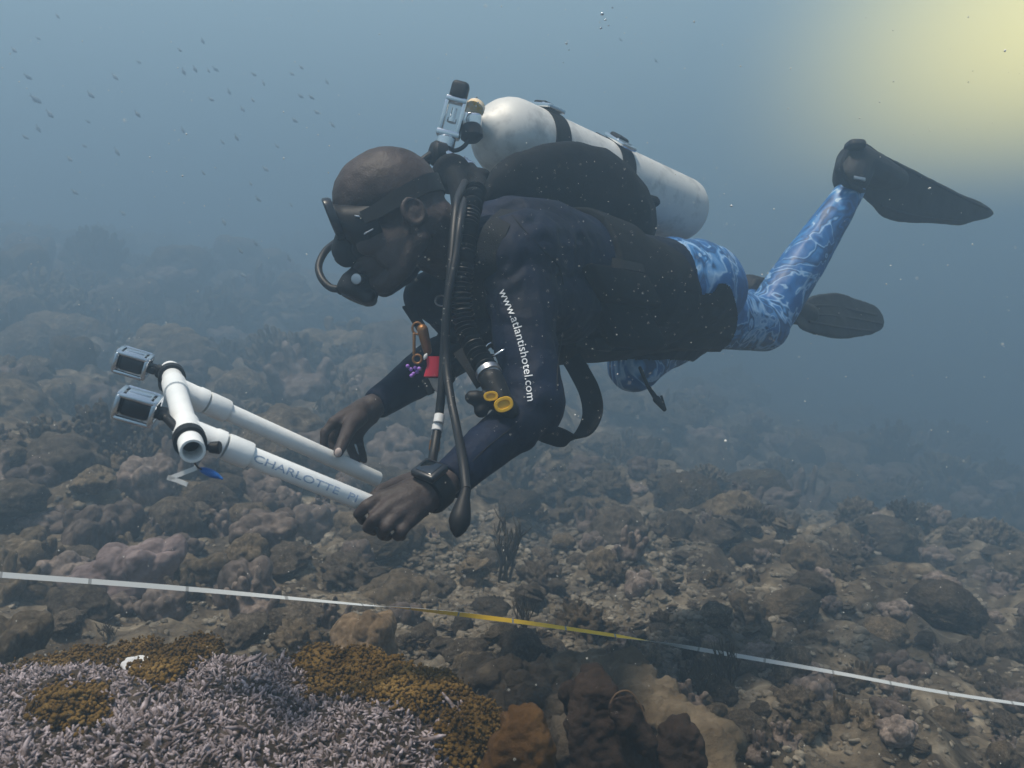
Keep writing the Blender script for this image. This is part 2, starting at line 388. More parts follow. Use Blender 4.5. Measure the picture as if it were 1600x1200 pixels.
def fingermat():
    m = bpy.data.materials.new('finger_coral'); m.use_nodes = True; t = m.node_tree; b = t.nodes['Principled BSDF']; b.inputs['Roughness'].default_value = .75; b.inputs['Specular IOR Level'].default_value = .25
    tc = nd(t, 'ShaderNodeTexCoord'); n = nd(t, 'ShaderNodeTexNoise'); n.inputs['Scale'].default_value = 75; n.inputs['Detail'].default_value = 4; t.links.new(tc.outputs['Object'], n.inputs['Vector'])
    r = nd(t, 'ShaderNodeValToRGB'); c = r.color_ramp; c.elements[0].position = .35; c.elements[0].color = (.055, .038, .036, 1); c.elements[1].position = .65; c.elements[1].color = (.47, .40, .42, 1)
    t.links.new(n.outputs['Fac'], r.inputs[0]); a = nd(t, 'ShaderNodeAttribute', attribute_name='tip')
    mx = nd(t, 'ShaderNodeMix', data_type='RGBA'); t.links.new(a.outputs['Fac'], mx.inputs[0]); mx.inputs[6].default_value = (.07, .04, .022, 1); t.links.new(r.outputs[0], mx.inputs[7]); t.links.new(mx.outputs[2], b.inputs['Base Color'])
    return m
M['finger'] = fingermat()

# ------------------------------------------------------------------ seabed
CTRL = [(0,1200,1.5),(800,1200,1.65),(1600,1200,2.0),(0,1000,2.15),(800,1000,2.5),(1600,1050,2.9),(0,850,3.0),(800,860,3.5),(1600,925,4.4),
        (0,700,4.6),(500,720,4.9),(1000,760,5.3),(1600,830,7),(0,550,8),(500,590,8.5),(1000,660,9),(1600,750,11),(0,430,13),(400,440,15),(800,520,17),
        (1200,640,17),(1600,700,18),(0,385,24),(600,430,30),(1200,575,30),(1600,640,30)]
def far(d, a): k = min(max((d - 2.4) / 6, 0), 1); return d * (1 + (.05 + .7 * a / 1600) * k * k * (3 - 2 * k))
cp = [P(a, b, far(c, a)) for a, b, c in CTRL]
cx = np.array([[p.x, p.y] for p in cp] + [[-3, -1], [3, -1], [0, -2], [-8, 4], [10, 3]]); cz = np.array([p.z for p in cp] + [-.75, -1.5, -1.0, -.5, -2.2])
def tps(cx, cz, lam=1e-3):
    n = len(cx); d = np.linalg.norm(cx[:, None] - cx[None], axis=2); K = np.where(d > 0, d * d * np.log(d + 1e-12), 0) + lam * np.eye(n)
    Q = np.hstack([np.ones((n, 1)), cx]); A = np.block([[K, Q], [Q.T, np.zeros((3, 3))]]); w = np.linalg.solve(A, np.concatenate([cz, np.zeros(3)]))
    def f(xy):
        xy = np.atleast_2d(xy); o = np.empty(len(xy))
        for i in range(0, len(xy), 20000):
            q = xy[i:i + 20000]; d = np.linalg.norm(q[:, None] - cx[None], axis=2)
            o[i:i + 20000] = np.where(d > 0, d * d * np.log(d + 1e-12), 0) @ w[:n] + w[n] + q @ w[n + 1:]
        return o
    return f
base_h = tps(cx, cz, .02)
def ground_h(xy):
    xy = np.atleast_2d(np.asarray(xy, float)); z = np.clip(base_h(xy), -9, 1.2); r = np.hypot(xy[:, 0], xy[:, 1])
    p3 = np.column_stack([xy, np.zeros(len(xy))]); k = np.clip((r - 1.0) / 8, 0, 1)
    z = z + fbm(p3 * .55, 3, 3) * (.05 + .30 * k) * np.clip(r - 1.5, 0, 1) + np.abs(fbm(p3 * 2.6, 3, 9)) * (.08 + .16 * k) + fbm(p3 * 9, 3, 21) * .034 + np.abs(fbm(p3 * 27, 2, 31)) * .012
    return z
na, nr = 620, 560
ang = np.linspace(R(-82), R(82), na); rad = .25 * (46 / .25) ** np.linspace(0, 1, nr)
AA, RR = np.meshgrid(ang, rad); gx = np.sin(AA) * RR; gy = np.cos(AA) * RR - 1.2
xy = np.column_stack([gx.ravel(), gy.ravel()]); gz = ground_h(xy)
vs = np.column_stack([xy, gz]); idx = np.arange(na * nr).reshape(nr, na)
fc = np.stack([idx[:-1, :-1], idx[:-1, 1:], idx[1:, 1:], idx[1:, :-1]], -1).reshape(-1, 4)
me = bpy.data.meshes.new('seabed'); me.from_pydata(vs.tolist(), [], fc.tolist()); me.polygons.foreach_set('use_smooth', [True] * len(fc))
me.materials.append(M['seabed']); sb = bpy.data.objects.new('seabed', me); COL.objects.link(sb); sb['kind'] = 'structure'
dg = bpy.context.evaluated_depsgraph_get()
GB = BVHTree.FromObject(sb, dg)
def G(px, py):
    d = P(px, py, 1.0).normalized(); h = GB.ray_cast(Vector((0, 0, 0)), d, 60); return h[0]
def gh(x, y):
    h = GB.ray_cast(Vector((x, y, 5)), Vector((0, 0, -1)), 20); return h[0].z if h[0] else -1.5

# ------------------------------------------------------------------ corals (prototypes)
def ico(sub):
    bm = bmesh.new(); bmesh.ops.create_icosphere(bm, subdivisions=sub, radius=1); v = np.array([x.co[:] for x in bm.verts]); f = [[q.index for q in x.verts] for x in bm.faces]; bm.free(); return v, f
I5, I3, I2, I1 = ico(5), ico(3), ico(2), ico(1)
def boulder(seed, lump=.22, fine=.05, flat=.75, freq=1.4):
    v, f = I5; n = v.copy(); d = 1 + lump * fbm(n * freq + seed * 7.1, 3, seed) + fine * fbm(n * 7 + seed, 4, seed + 5) + .02 * np.abs(fbm(n * 17 + seed, 2, seed + 6))
    p = n * d[:, None]; p[:, 2] = np.where(p[:, 2] > 0, p[:, 2] * flat, p[:, 2] * .45)
    m = bpy.data.meshes.new('boulder'); m.from_pydata(p.tolist(), [], f); return m
def ridged(seed):
    v, f = ico(6); n = v; w = fbm(n * 3.2 + seed * 5.3, 3, seed); d = 1 + .16 * fbm(n * 1.5 + seed, 3, seed) + .028 * np.sin(w * 26)
    p = n * d[:, None]; p[:, 2] = np.where(p[:, 2] > 0, p[:, 2] * .72, p[:, 2] * .4); m = bpy.data.meshes.new('ridged'); m.from_pydata(p.tolist(), [], f); return m
def pillars(seed):
    rr = random.Random(seed); mb = MB(); mb.ell((0, 0, -.1), (.7, 0, 0), (0, .7, 0), (0, 0, .35))
    for i in range(11):
        a = rr.random() * 6.28; q = .6 * math.sqrt(rr.random()); p = Vector((math.cos(a) * q, math.sin(a) * q, 0)); h = rr.uniform(.35, 1.0) * (1.1 - q); mb.chain([p, p + Vector((p.x * .25, p.y * .25, h * .6)), p + Vector((p.x * .45, p.y * .45, h))], [.16, .14, .12], 10)
    m = fuse(mb, .035, 3, .5); displace(m, lambda c: .035 * fbm(c * 7 + seed, 3, seed)); return m
def plates(seed):
    rr = random.Random(seed); mb = MB(); mb.ell((0, 0, -.1), (.5, 0, 0), (0, .5, 0), (0, 0, .35))
    for i in range(7):
        a = rr.random() * 6.28; q = rr.uniform(.1, .5); s = rr.uniform(.3, .6); tl = Vector((math.cos(a), math.sin(a), 0)); nrm = (Vector((0, 0, 1)) - tl * rr.uniform(.1, .8)).normalized(); X = nrm.cross(Vector((.3, 1, .2))).normalized(); Y_ = nrm.cross(X)
        mb.ell(tl * q + Vector((0, 0, .1 + i * .07)), X * s, Y_ * s * .8, nrm * .07, 20, 10)
    m = fuse(mb, .032, 2, .5); displace(m, lambda c: .03 * fbm(c * 6 + seed, 3, seed)); return m
def lobed(seed, n=10, spread=.62, big=.42, voxel=.035):
    rr = random.Random(seed); mb = MB(); mb.ell((0, 0, -.05), (.75, 0, 0), (0, .75, 0), (0, 0, .45))
    for i in range(n):
        a = 2 * math.pi * (i + rr.random() * .6) / n * 1.618; q = spread * math.sqrt((i + .5) / n); s = big * rr.uniform(.6, 1.05)
        x, y = math.cos(a * 2) * q, math.sin(a * 2) * q; mb.ell((x, y, .30 * (1 - q) + rr.uniform(0, .12)), (s, 0, 0), (0, s * rr.uniform(.7, 1), 0), (x * .3, y * .3, s * rr.uniform(.8, 1.25)), 16, 10)
    m = fuse(mb, voxel, 3, .5); displace(m, lambda c: .03 * fbm(c * 6 + seed, 3, seed)); return m
def rough(seed):
    v, f = I5; n = v; r1 = np.abs(fbm(n * 2.2 + seed * 3, 4, seed)); d = .75 + .5 * r1 + .16 * fbm(n * 5 + seed, 4, seed + 2) + .09 * fbm(n * 15, 2, seed + 9)
    p = n * d[:, None] * np.array([1, .9, .7]); m = bpy.data.meshes.new('rough'); m.from_pydata(p.tolist(), [], f); return m
def knobby(seed):
    rr = random.Random(seed); mb = MB(); mb.ell((0, 0, 0), (.7, 0, 0), (0, .7, 0), (0, 0, .4))
    for i in range(70):
        th = rr.random() * 6.283; ph = math.acos(rr.uniform(0, 1)); n = Vector((math.sin(ph) * math.cos(th), math.sin(ph) * math.sin(th), math.cos(ph)))
        p = Vector((n.x * .7, n.y * .7, n.z * .4)); mb.cap(p, p + n * rr.uniform(.10, .34) + Vector((0, 0, .08)), rr.uniform(.07, .12), rr.uniform(.05, .09), 8)
    m = fuse(mb, .03, 2, .5); displace(m, lambda c: .03 * fbm(c * 11 + seed, 2, seed)); return m
def branchy(seed, n=26, h=1.0):
    rr = random.Random(seed); mb = MB()
    def br(p, d, L, r, lev):
        pts = [p]; q = p; dd = d
        for k in range(5): dd = (dd + Vector((rr.uniform(-.25, .25), rr.uniform(-.25, .25), .10))).normalized(); q = q + dd * L / 5; pts.append(q)
        mb.tube(pts, [r * (1 - .12 * i) for i in range(6)], 6)
        if lev:
            for k in range(3): br(pts[rr.choice([2, 3, 4])], (dd + Vector((rr.uniform(-.9, .9), rr.uniform(-.9, .9), rr.uniform(0, .5)))).normalized(), L * .62, r * .66, lev - 1)
    for i in range(max(3, n // 4)): br(Vector((rr.uniform(-.08, .08), rr.uniform(-.08, .08), -.05)), Vector((rr.uniform(-.7, .7), rr.uniform(-.7, .7), 1)).normalized(), .62 * h, .030, 2)
    return mb.mesh('branchy')

M['ochre'] = reefmat('coral_ochre', [(.055, .038, .022), (.13, .098, .062), (.25, .20, .14)], 8, 80, .6, rnd=1)
PROT = {'boulder': [boulder(i, .25, .05) for i in range(4)] + [ridged(3), ridged(8)], 'lobed': [lobed(i + 3, 8 + i * 2) for i in range(4)] + [pillars(2), pillars(6)], 'rough': [rough(i) for i in range(4)] + [plates(1), plates(5)], 'knobby': [knobby(i) for i in range(3)], 'branchy': [branchy(i) for i in range(4)]}
for k, L in PROT.items():
    for i_, m in enumerate(L):
        m.materials.append(M[{'boulder': 'coral', 'lobed': 'lobe', 'rough': 'coral', 'knobby': 'coral', 'branchy': 'whip'}[k] if i_ % 3 != 1 or k == 'branchy' else 'ochre']); m.polygons.foreach_set('use_smooth', [True] * len(m.polygons))
KIND = {'boulder': ('boulder_coral', 'dull grey brown rounded coral head growing on the sloping seabed', 'coral', 'rounded coral heads on the seabed'),
        'lobed': ('lobed_coral', 'grey brown coral of fused rounded lobes growing on the sloping seabed', 'coral', 'lobed corals on the seabed'),
        'rough': ('reef_rock', 'craggy dead coral rock lying in the rubble of the seabed', 'rock', 'craggy reef rocks on the seabed'),
        'knobby': ('knobby_coral', 'knobby dull brown coral clump growing in the seabed rubble', 'coral', 'knobby corals on the seabed'),
        'branchy': ('soft_coral', 'thin branching brown soft coral bush standing on the seabed', 'soft coral', 'branching soft corals on the seabed')}
def coral(kind, p, size, label=None, cat=None, sz=None, mesh=None, name=None, rz=None, grp=True):
    nm, lb, ct, gr = KIND[kind]; me = mesh or random.choice(PROT[kind]); o = bpy.data.objects.new(name or nm, me); COL.objects.link(o)
    o.location = p; o.rotation_euler = (random.uniform(-.25, .25), random.uniform(-.25, .25), random.uniform(0, 6.28) if rz is None else rz)
    s = size; o.scale = (s * random.uniform(.85, 1.2), s * random.uniform(.85, 1.2), s * (sz or random.uniform(.85, 1.4)))
    tag(o, label or lb, cat or ct, gr if (grp and not label) else None); return o
placed = []
def put(kind, px, py, spx, **kw):
    p = G(px, py)
    if p is None: return
    d = p.dot(CF); s = min(spx * d / F_PX * .5, 1.3); p = p + Vector((0, 0, s * (0.12 if kind != 'branchy' else 0)))
    placed.append((p.x, p.y, s)); return coral(kind, p, s, **kw)
# near reef: hand placed heads
LB = PROT['lobed']
big = lobed(41, 13, .7, .40, .022); big.materials.append(M['lobebig']); big.polygons.foreach_set('use_smooth', [True] * len(big.polygons))
p = G(205, 925); coral('lobed', p + Vector((0, 0, .03)), P(0, 0, 1).length * 0 + .150, 'big mauve coral of smooth drooping lobes behind the white tape', mesh=big, sz=1.15, rz=.6)
for (kx, px, py, s, lb) in (
    ('lobed', 0, 930, 150, 'smooth lobed coral behind the left end of the tape'),
    ('lobed', 20, 1020, 130, 'dark mauve lobed coral beside the finger coral thicket at the photo\'s left edge'),
    ('boulder', 385, 995, 80, 'small brown dome coral rising just behind the finger coral thicket'),
    ('lobed', 330, 900, 80, 'rounded coral head just right of the big mauve lobed coral'),
    ('boulder', 385, 870, 70, 'round pale brown coral ball above the white tape'),
    ('boulder', 450, 880, 78, 'round hazy coral ball below the diver\'s near hand pipe'),
    ('rough', 465, 1010, 80, 'craggy pale rock spike beside the smooth tan coral'),
    ('rough', 545, 905, 110, 'dark craggy rock standing behind the end of the white tape stretch'),
    ('boulder', 1480, 960, 110, 'wide low coral dome half faded on the lower right slope'),
    ('boulder', 965, 835, 90, None)):
    put(kx, px, py, s, label=lb)
tanm = lobed(77, 6, .55, .5, .022); tanm.materials.append(M['tan']); tanm.polygons.foreach_set('use_smooth', [True] * len(tanm.polygons))
p = G(570, 1025); coral('lobed', p + Vector((0, 0, .02)), .085, 'smooth tan coral with folded lobes behind the golden coral ridge', mesh=tanm, rz=1.0, name='folded_coral')
# scattered heads by region of the slope
def scatter(n, kinds, x0, x1, y0, y1, s0, s1):
    k = 0; tries = 0
    while k < n and tries < n * 12:
        tries += 1; px = random.uniform(x0, x1); u = random.random(); py = y0 + (y1 - y0) * u; q = G(px, py)
        if q is None: continue
        if (((px - 840) / 250) ** 2 + ((py - 905) / 85) ** 2 < 1 or ((px - 430) / 120) ** 2 + ((py - 625) / 40) ** 2 < 1) and random.random() < .72: continue
        d = q.dot(CF); s = min(random.uniform(s0, s1) * d / F_PX * .5, 1.4)
        if any((q.x - a) ** 2 + (q.y - b) ** 2 < (.50 * (s + c)) ** 2 for a, b, c in placed): continue
        placed.append((q.x, q.y, s)); coral(random.choice(kinds), q + Vector((0, 0, s * .12)), s); k += 1
scatter(60, ['lobed', 'lobed', 'boulder'], 0, 640, 740, 980, 55, 125)
scatter(100, ['lobed', 'boulder', 'boulder', 'lobed', 'knobby'], -120, 760, 560, 760, 45, 140)
scatter(120, ['lobed', 'boulder', 'lobed', 'knobby', 'rough'], -150, 800, 390, 570, 30, 130)
scatter(45, ['rough', 'boulder', 'rough'], 560, 1120, 850, 1030, 20, 46)
scatter(170, ['rough', 'boulder', 'boulder', 'lobed', 'lobed'], 660, 1700, 820, 1190, 26, 84)
scatter(110, ['rough', 'boulder', 'lobed', 'lobed', 'knobby'], 760, 1700, 690, 850, 34, 105)
scatter(60, ['lobed', 'rough', 'boulder'], 700, 1700, 560, 700, 24, 70)
for (px, py, s) in ((790, 860, 120), (1110, 1060, 110), (1140, 1040, 80), (820, 960, 60), (540, 610, 60), (500, 625, 60), (170, 985, 50)):
    q = G(px, py + s * .4)
    if q is not None: coral('branchy', q, s * q.dot(CF) / F_PX * .85)
# pale sand patch coral, left bright thing on the slope
v, f = I5; q = v * (1 + .12 * fbm(v * 2, 3, 88))[:, None] * np.array([1, .55, .28]); m = bpy.data.meshes.new('pale'); m.from_pydata(q.tolist(), [], f); m.materials.append(mat('pale_sponge', (.40, .40, .34), .8, bump=.5, bscale=70, var=(.60, .60, .54)))
m.polygons.foreach_set('use_smooth', [True] * len(f)); coral('boulder', G(965, 838) + Vector((0, 0, .03)), .12, 'pale flat bleached coral lying alone on the slope right of the hanging gauge', mesh=m, name='bleached_coral', rz=-.2, sz=1.0)

# loose rubble: nobody could count it
def blob_field(pts, sizes, flat=.7, base=I2, seed=0, var=.25):
    v, f = base; n = len(v); V = np.empty((len(pts) * n, 3)); Fs = np.array(f); FF = np.empty((len(pts) * len(Fs), Fs.shape[1]), int); rg = np.random.default_rng(seed)
    for i, (p, s) in enumerate(zip(pts, sizes)):
        a = rg.uniform(0, 6.28); ca, sa = math.cos(a), math.sin(a); e = rg.uniform(.6, 1.35, 3); q = v * (1 + var * vnoise(v * 1.7 + rg.uniform(0, 99), 4))[:, None] * e
        q = np.column_stack([q[:, 0] * ca - q[:, 1] * sa, q[:, 0] * sa + q[:, 1] * ca, q[:, 2] * flat + q[:, 0] * rg.uniform(-.4, .4)])
        V[i * n:(i + 1) * n] = q * s + np.array(p); FF[i * len(Fs):(i + 1) * len(Fs)] = Fs + i * n
    m = bpy.data.meshes.new('field'); m.from_pydata(V.tolist(), [], FF.tolist()); m.polygons.foreach_set('use_smooth', [True] * len(FF)); return m
pts, szs = [], []
for i in range(12000):
    px = random.uniform(-200, 1800); py = 560 + 660 * random.random() ** .8
    if i > 6000: px, py = random.gauss(820, 230), random.uniform(800, 1100)
    if px < 700: py = max(py, 640 + random.uniform(-60, 60))
    q = G(px, py)
    if q is None: continue
    d = q.dot(CF); pts.append(tuple(q)); szs.append(random.choice([3, 4, 6, 8, 11, 15]) * d / F_PX * .5 * random.uniform(.7, 1.2))
rm = blob_field(pts, szs, seed=3, var=.45); ro = bpy.data.objects.new('coral_rubble', rm); COL.objects.link(ro); rm.materials.append(M['rubble'])
tag(ro, 'loose broken coral rubble strewn over the sloping seabed', 'rubble', kind='stuff')

# ------------------------------------------------------------------ foreground thicket
mc = [(0,1200,1.02),(400,1200,1.0),(720,1200,1.12),(0,1100,1.2),(350,1090,1.2),(600,1120,1.2),(0,1035,1.42),(130,1025,1.5),(300,1010,1.5),(500,1020,1.45),(640,1070,1.3),(740,1130,1.2),(-200,1050,1.35),(-200,1200,1.0)]
mp_ = [P(*c) for c in mc]; mh = tps(np.array([[p.x, p.y] for p in mp_]), np.array([p.z for p in mp_]), 1e-4)
OUT = [P(*c) for c in [(-420,1040,1.3),(0,1030,1.46),(70,1020,1.5),(140,1008,1.52),(200,992,1.54),(260,996,1.54),(330,992,1.54),(420,1012,1.5),(500,1002,1.5),(570,1018,1.46),(650,1045,1.4),(720,1068,1.32),(775,1110,1.24),(770,1200,1.12),(770,1400,.9),(-420,1400,.72)]]
OP = np.array([[p.x, p.y] for p in OUT])
def sdist(q):
    """distance inside the outline (positive within)"""
    best = np.full(len(q), 1e9); ins = np.zeros(len(q), bool); n = len(OP)
    for i in range(n):
        a, b = OP[i], OP[(i + 1) % n]; ab = b - a; t_ = np.clip(((q - a) @ ab) / (ab @ ab), 0, 1); best = np.minimum(best, np.linalg.norm(q - a - t_[:, None] * ab, axis=1))
        c = ((a[1] > q[:, 1]) != (b[1] > q[:, 1])) & (q[:, 0] < (b[0] - a[0]) * (q[:, 1] - a[1]) / (b[1] - a[1] + 1e-12) + a[0]); ins ^= c
    return np.where(ins, best, -best)
def mound_h(q):
    q = np.atleast_2d(q); s = sdist(q); p3 = np.column_stack([q, np.zeros(len(q))])
    return mh(q) + .016 * fbm(p3 * 7, 2, 5) + .011 * fbm(p3 * 28, 2, 6) - np.where(s < .03, (.03 - s) ** 1.0 * 1.6, 0) - .012
x0, x1 = OP[:, 0].min() - .25, OP[:, 0].max() + .2; y0, y1 = OP[:, 1].min() - .1, OP[:, 1].max() + .25
nx, ny = 360, 260; X, Y = np.meshgrid(np.linspace(x0, x1, nx), np.linspace(y0, y1, ny)); q = np.column_stack([X.ravel(), Y.ravel()]); z = mound_h(q)
z = np.maximum(z, base_h(q) - .15)
idx = np.arange(nx * ny).reshape(ny, nx); fc = np.stack([idx[:-1, :-1], idx[:-1, 1:], idx[1:, 1:], idx[1:, :-1]], -1).reshape(-1, 4)
m = bpy.data.meshes.new('mound'); m.from_pydata(np.column_stack([q, z]).tolist(), [], fc.tolist()); m.polygons.foreach_set('use_smooth', [True] * len(fc))
fct = thing('finger_coral_thicket', 'low thicket of pale lilac finger coral with golden brown patches filling the near corner', 'coral', (-.25, 1.0, -.62))
obj('coral_base', m, M['dead'], fct)
def zone_gold(px, py):
    n = fbm(np.array([[px / 60., py / 40., 0]]), 2, 71)[0]
    a = py < 1040 + 34 * n - 10 and px < 350
    b = ((px - 110) / 52) ** 2 + ((py - 1108) / 30) ** 2 < 1 + .5 * n
    c = ((px - 255) / 40) ** 2 + ((py - 1045) / 22) ** 2 < 1 + .5 * n
    d = px > 480 and py < 1075 + (px - 480) * .18 + 25 * n and py < 1130
    e = ((px - 735) / 45) ** 2 + ((py - 1170) / 40) ** 2 < 1
    return a or b or c or d or e
fm = MB(); gp, gs = [], []; rg = np.random.default_rng(11)
cand = np.column_stack([rg.uniform(x0, x1, 70000), rg.uniform(y0, y1, 70000)]); sdv = sdist(cand); cand = cand[sdv > -.035]; cz_ = mound_h(cand)
def finger(p, d, L, r):
    pts = [p]; rr_ = [r]; q = Vector(p); dd = Vector(d)
    for k in range(4): dd = (dd + Vector(rg.uniform(-.35, .35, 3))).normalized(); q = q + dd * L / 4; pts.append(q.copy()); rr_.append(r * (1 - .10 * k) if k < 3 else r * .35)
    o = len(fm.v); fm.tube(pts, rr_, 5); n = len(fm.v) - o; fm.att[o:] = [min(1, (i // 5) / 3.2) for i in range(n)]; return pts
nf = 0
for (x, y), z_ in zip(cand, cz_):
    pv = Vector((x, y, z_)); px, py, d = PX(pv)
    if px < -160 or px > 860 or py > 1290: continue
    if zone_gold(px + rg.normal() * 9, py + rg.normal() * 6):
        for k in range(2): gp.append((x + rg.normal() * .006, y + rg.normal() * .006, z_ + rg.uniform(.002, .014))); gs.append(rg.uniform(.0020, .0044))
    elif nf < 19000:
        nf += 1; dr = Vector((rg.normal() * .9, rg.normal() * .9 - .15, rg.uniform(.0, 1))).normalized(); L = rg.uniform(.007, .019); r = rg.uniform(.0014, .0031)
        if rg.random() < .012: L *= 2.4; r *= 1.35; dr.z *= .3
        ps = finger(pv - Vector((0, 0, .004)), dr, L, r)
        if rg.random() < .45: finger(ps[2], (dr + Vector(rg.normal(size=3)) * .8).normalized(), L * .6, r * .85)
fo = obj('finger_tips', fm, M['finger'], fct, fix=False, sharp=0); fo['kind'] = 'stuff'
# golden ridge: lumpy crest covered with small knobs
ridge = MB()
rpts = [P(500, 1035, 1.43), P(560, 1040, 1.42), P(620, 1062, 1.36), P(680, 1085, 1.29), P(735, 1120, 1.22)]
for i, p in enumerate(rpts): ridge.ell(p - Vector((0, 0, .035)), (.050, 0, 0), (0, .06, 0), (0, 0, .05 + .004 * (i % 2)))
for (px, py, d) in ((215, 1012, 1.53), (300, 1008, 1.52), (60, 1040, 1.47), (130, 1025, 1.5), (110, 1110, 1.2), (255, 1050, 1.38), (10, 1060, 1.4), (180, 1050, 1.4)): ridge.ell(P(px, py, d) - Vector((0, 0, .030)), (.05, 0, 0), (0, .05, 0), (0, 0, .035))
rme = fuse(ridge, .006, 4); displace(rme, lambda c: .009 * fbm(c * 28, 3, 9))
for pl in rme.polygons:
    if pl.normal.z > -.1:
        for k in range(2):
            c = pl.center; j = rg.normal(size=3) * .004; gp.append((c.x + j[0], c.y + j[1], c.z + j[2] + .001)); gs.append(rg.uniform(.0016, .0034))
obj('golden_crest', rme, M['golden'], fct)
kn = blob_field(gp[:34000], gs[:34000], flat=1, base=I1, seed=5, var=.1); k_ = obj('golden_knobs', kn, M['golden'], fct); k_['kind'] = 'stuff'
bs = MB(); bs.ell(P(212, 1040, 1.40) + Vector((0, 0, .004)), (.022, 0, 0), (0, .025, 0), (0, 0, .006)); bs = fuse(bs, .003, 1); displace(bs, lambda c: .006 * fbm(c * 60, 3, 2))
w_ = obj('bleached_patch', bs, mat('bleached', (.70, .70, .68), .7, bump=.4, bscale=150, var=(.5, .5, .52)), fct)

# sponges at the near edge
def blade(name, outline, d, th, m, label, cat='sponge', rimmat=None, tilt=0.0, seed=1, lean=.0):
    """upright leaf of sponge: outline (px,py) at distance d, thickness th, lumpy"""
    pts = [P(x, y, d + (1200 - y) / 1000. * lean) for x, y in outline]; c = sum(pts, Vector()) / len(pts); cv = crv(pts + [pts[0]], 5)[:-1]; mb = MB(); rg_ = []
    for s_, k in ((-1, .72), (-.86, .9), (-.45, .985), (0, 1), (.45, .985), (.86, .9), (1, .72)):
        rg_.append([c + (p - c) * k + Vector((tilt, 1, 0)).normalized() * th * s_ for p in cv])
    mb.rings(rg_); mm = fuse(mb, .0035, 6); displace(mm, lambda q: .010 * fbm(q * 18 + seed, 3, seed) + .006 * np.abs(fbm(q * 55, 3, seed + 3)) + .0015 * fbm(q * 200, 2, seed))
    o = obj(name, mm, m); rebase(o, P(sum(x for x, _ in outline) / len(outline), 1230, d)); tag(o, label, cat); return o, cv
blade('upright_sponge', [(745,1330),(752,1220),(770,1160),(785,1118),(812,1104),(842,1106),(856,1140),(866,1190),(872,1330)], 1.05, .022, M['orange'], 'smooth orange brown upright sponge at the bottom edge beside the finger coral', lean=.05)
blade('dark_sponge', [(880,1340),(885,1200),(893,1120),(900,1066),(925,1055),(955,1062),(965,1078),(1000,1140),(1028,1210),(1035,1340)], 1.20, .03, M['maroon'], 'dark brown folded sponge sheet in the middle of the bottom edge', seed=5, lean=.06)
o, cv = blade('rimmed_sponge', [(948,1110),(962,1085),(982,1080),(1000,1100),(1012,1135),(1024,1180),(1012,1190),(985,1150)], 1.155, .008, M['maroon'], 'small dark sponge leaf with a pale orange rim leaning on the folded sponge', seed=8)
rm_ = MB(); q_ = [p * .992 for p in cv]; rm_.tube(q_[2:20], .0011, 8)
r_ = obj('rim', rm_, M['rim'], None); r_.data.transform(Matrix.Translation(-o.location)); r_.parent = o
blade('stub_sponge', [(1025,1330),(1032,1190),(1042,1140),(1060,1122),(1082,1130),(1092,1165),(1098,1230),(1100,1330)], 1.22, .02, M['maroon'], 'short dark sponge stub right of the folded sponge at the bottom edge', seed=12)
blade('spiky_sponge', [(882,1120),(876,1080),(888,1064),(905,1072),(915,1055),(930,1046),(942,1060),(945,1110),(920,1160)], 1.34, .015, M['maroon'], 'small knobbly dark sponge tip behind the folded sponge', seed=15)
lump = MB(); rl_ = random.Random(14)
for (px, py, d, s) in ((820, 1130, 1.5, .07), (870, 1150, 1.45, .06), (800, 1090, 1.62, .06), (850, 1085, 1.62, .055), (760, 1075, 1.7, .05), (900, 1180, 1.4, .05)):
    c = P(px, py, d); lump.ell(c, (s, 0, 0), (0, s, 0), (0, 0, s * .8))
    for k in range(9):
        r0 = rl_.uniform(.010, .026); th = rl_.random() * 6.28; ph = rl_.uniform(0, 1.3); n = Vector((math.sin(ph) * math.cos(th), math.sin(ph) * math.sin(th), math.cos(ph) * .8)); lump.ell(c + n * s, (r0, 0, 0), (0, r0, 0), (0, 0, r0), 12, 8)
mm = fuse(lump, .0055, 2); displace(mm, lambda q: .016 * fbm(q * 24, 4, 6) + .007 * np.abs(fbm(q * 80, 3, 7))); o = obj('lumpy_coral', mm, M['coral']); rebase(o, P(830, 1200, 1.5)); tag(o, 'lumpy grey brown coral rock just behind the upright orange sponge', 'coral')
lump = MB(); rl_ = random.Random(4); rid = [P(900, 1035, 1.85), P(960, 1050, 1.74), P(1015, 1075, 1.65), P(1055, 1110, 1.57), P(1085, 1150, 1.5), P(1100, 1210, 1.42)]
for i, p in enumerate(crv(rid, 7)):
    lump.ell(p + Vector((0, 0, -.035)), (.055, 0, 0), (0, .06, 0), (0, 0, .045))
    for k in range(3): r0 = rl_.uniform(.014, .032); lump.ell(p + Vector((rl_.uniform(-.055, .045), rl_.uniform(-.06, .02), rl_.uniform(-.03, .006))), (r0, 0, 0), (0, r0, 0), (0, 0, r0 * .9), 14, 8)
mm = fuse(lump, .007, 7); displace(mm, lambda q: .016 * fbm(q * 22, 4, 16) + .007 * np.abs(fbm(q * 75, 3, 7))); o = obj('draped_coral', mm, M['ochre']); rebase(o, P(1030, 1200, 1.5)); tag(o, 'pale lumpy ridge of coral running down to the bottom edge right of the dark sponges', 'coral')

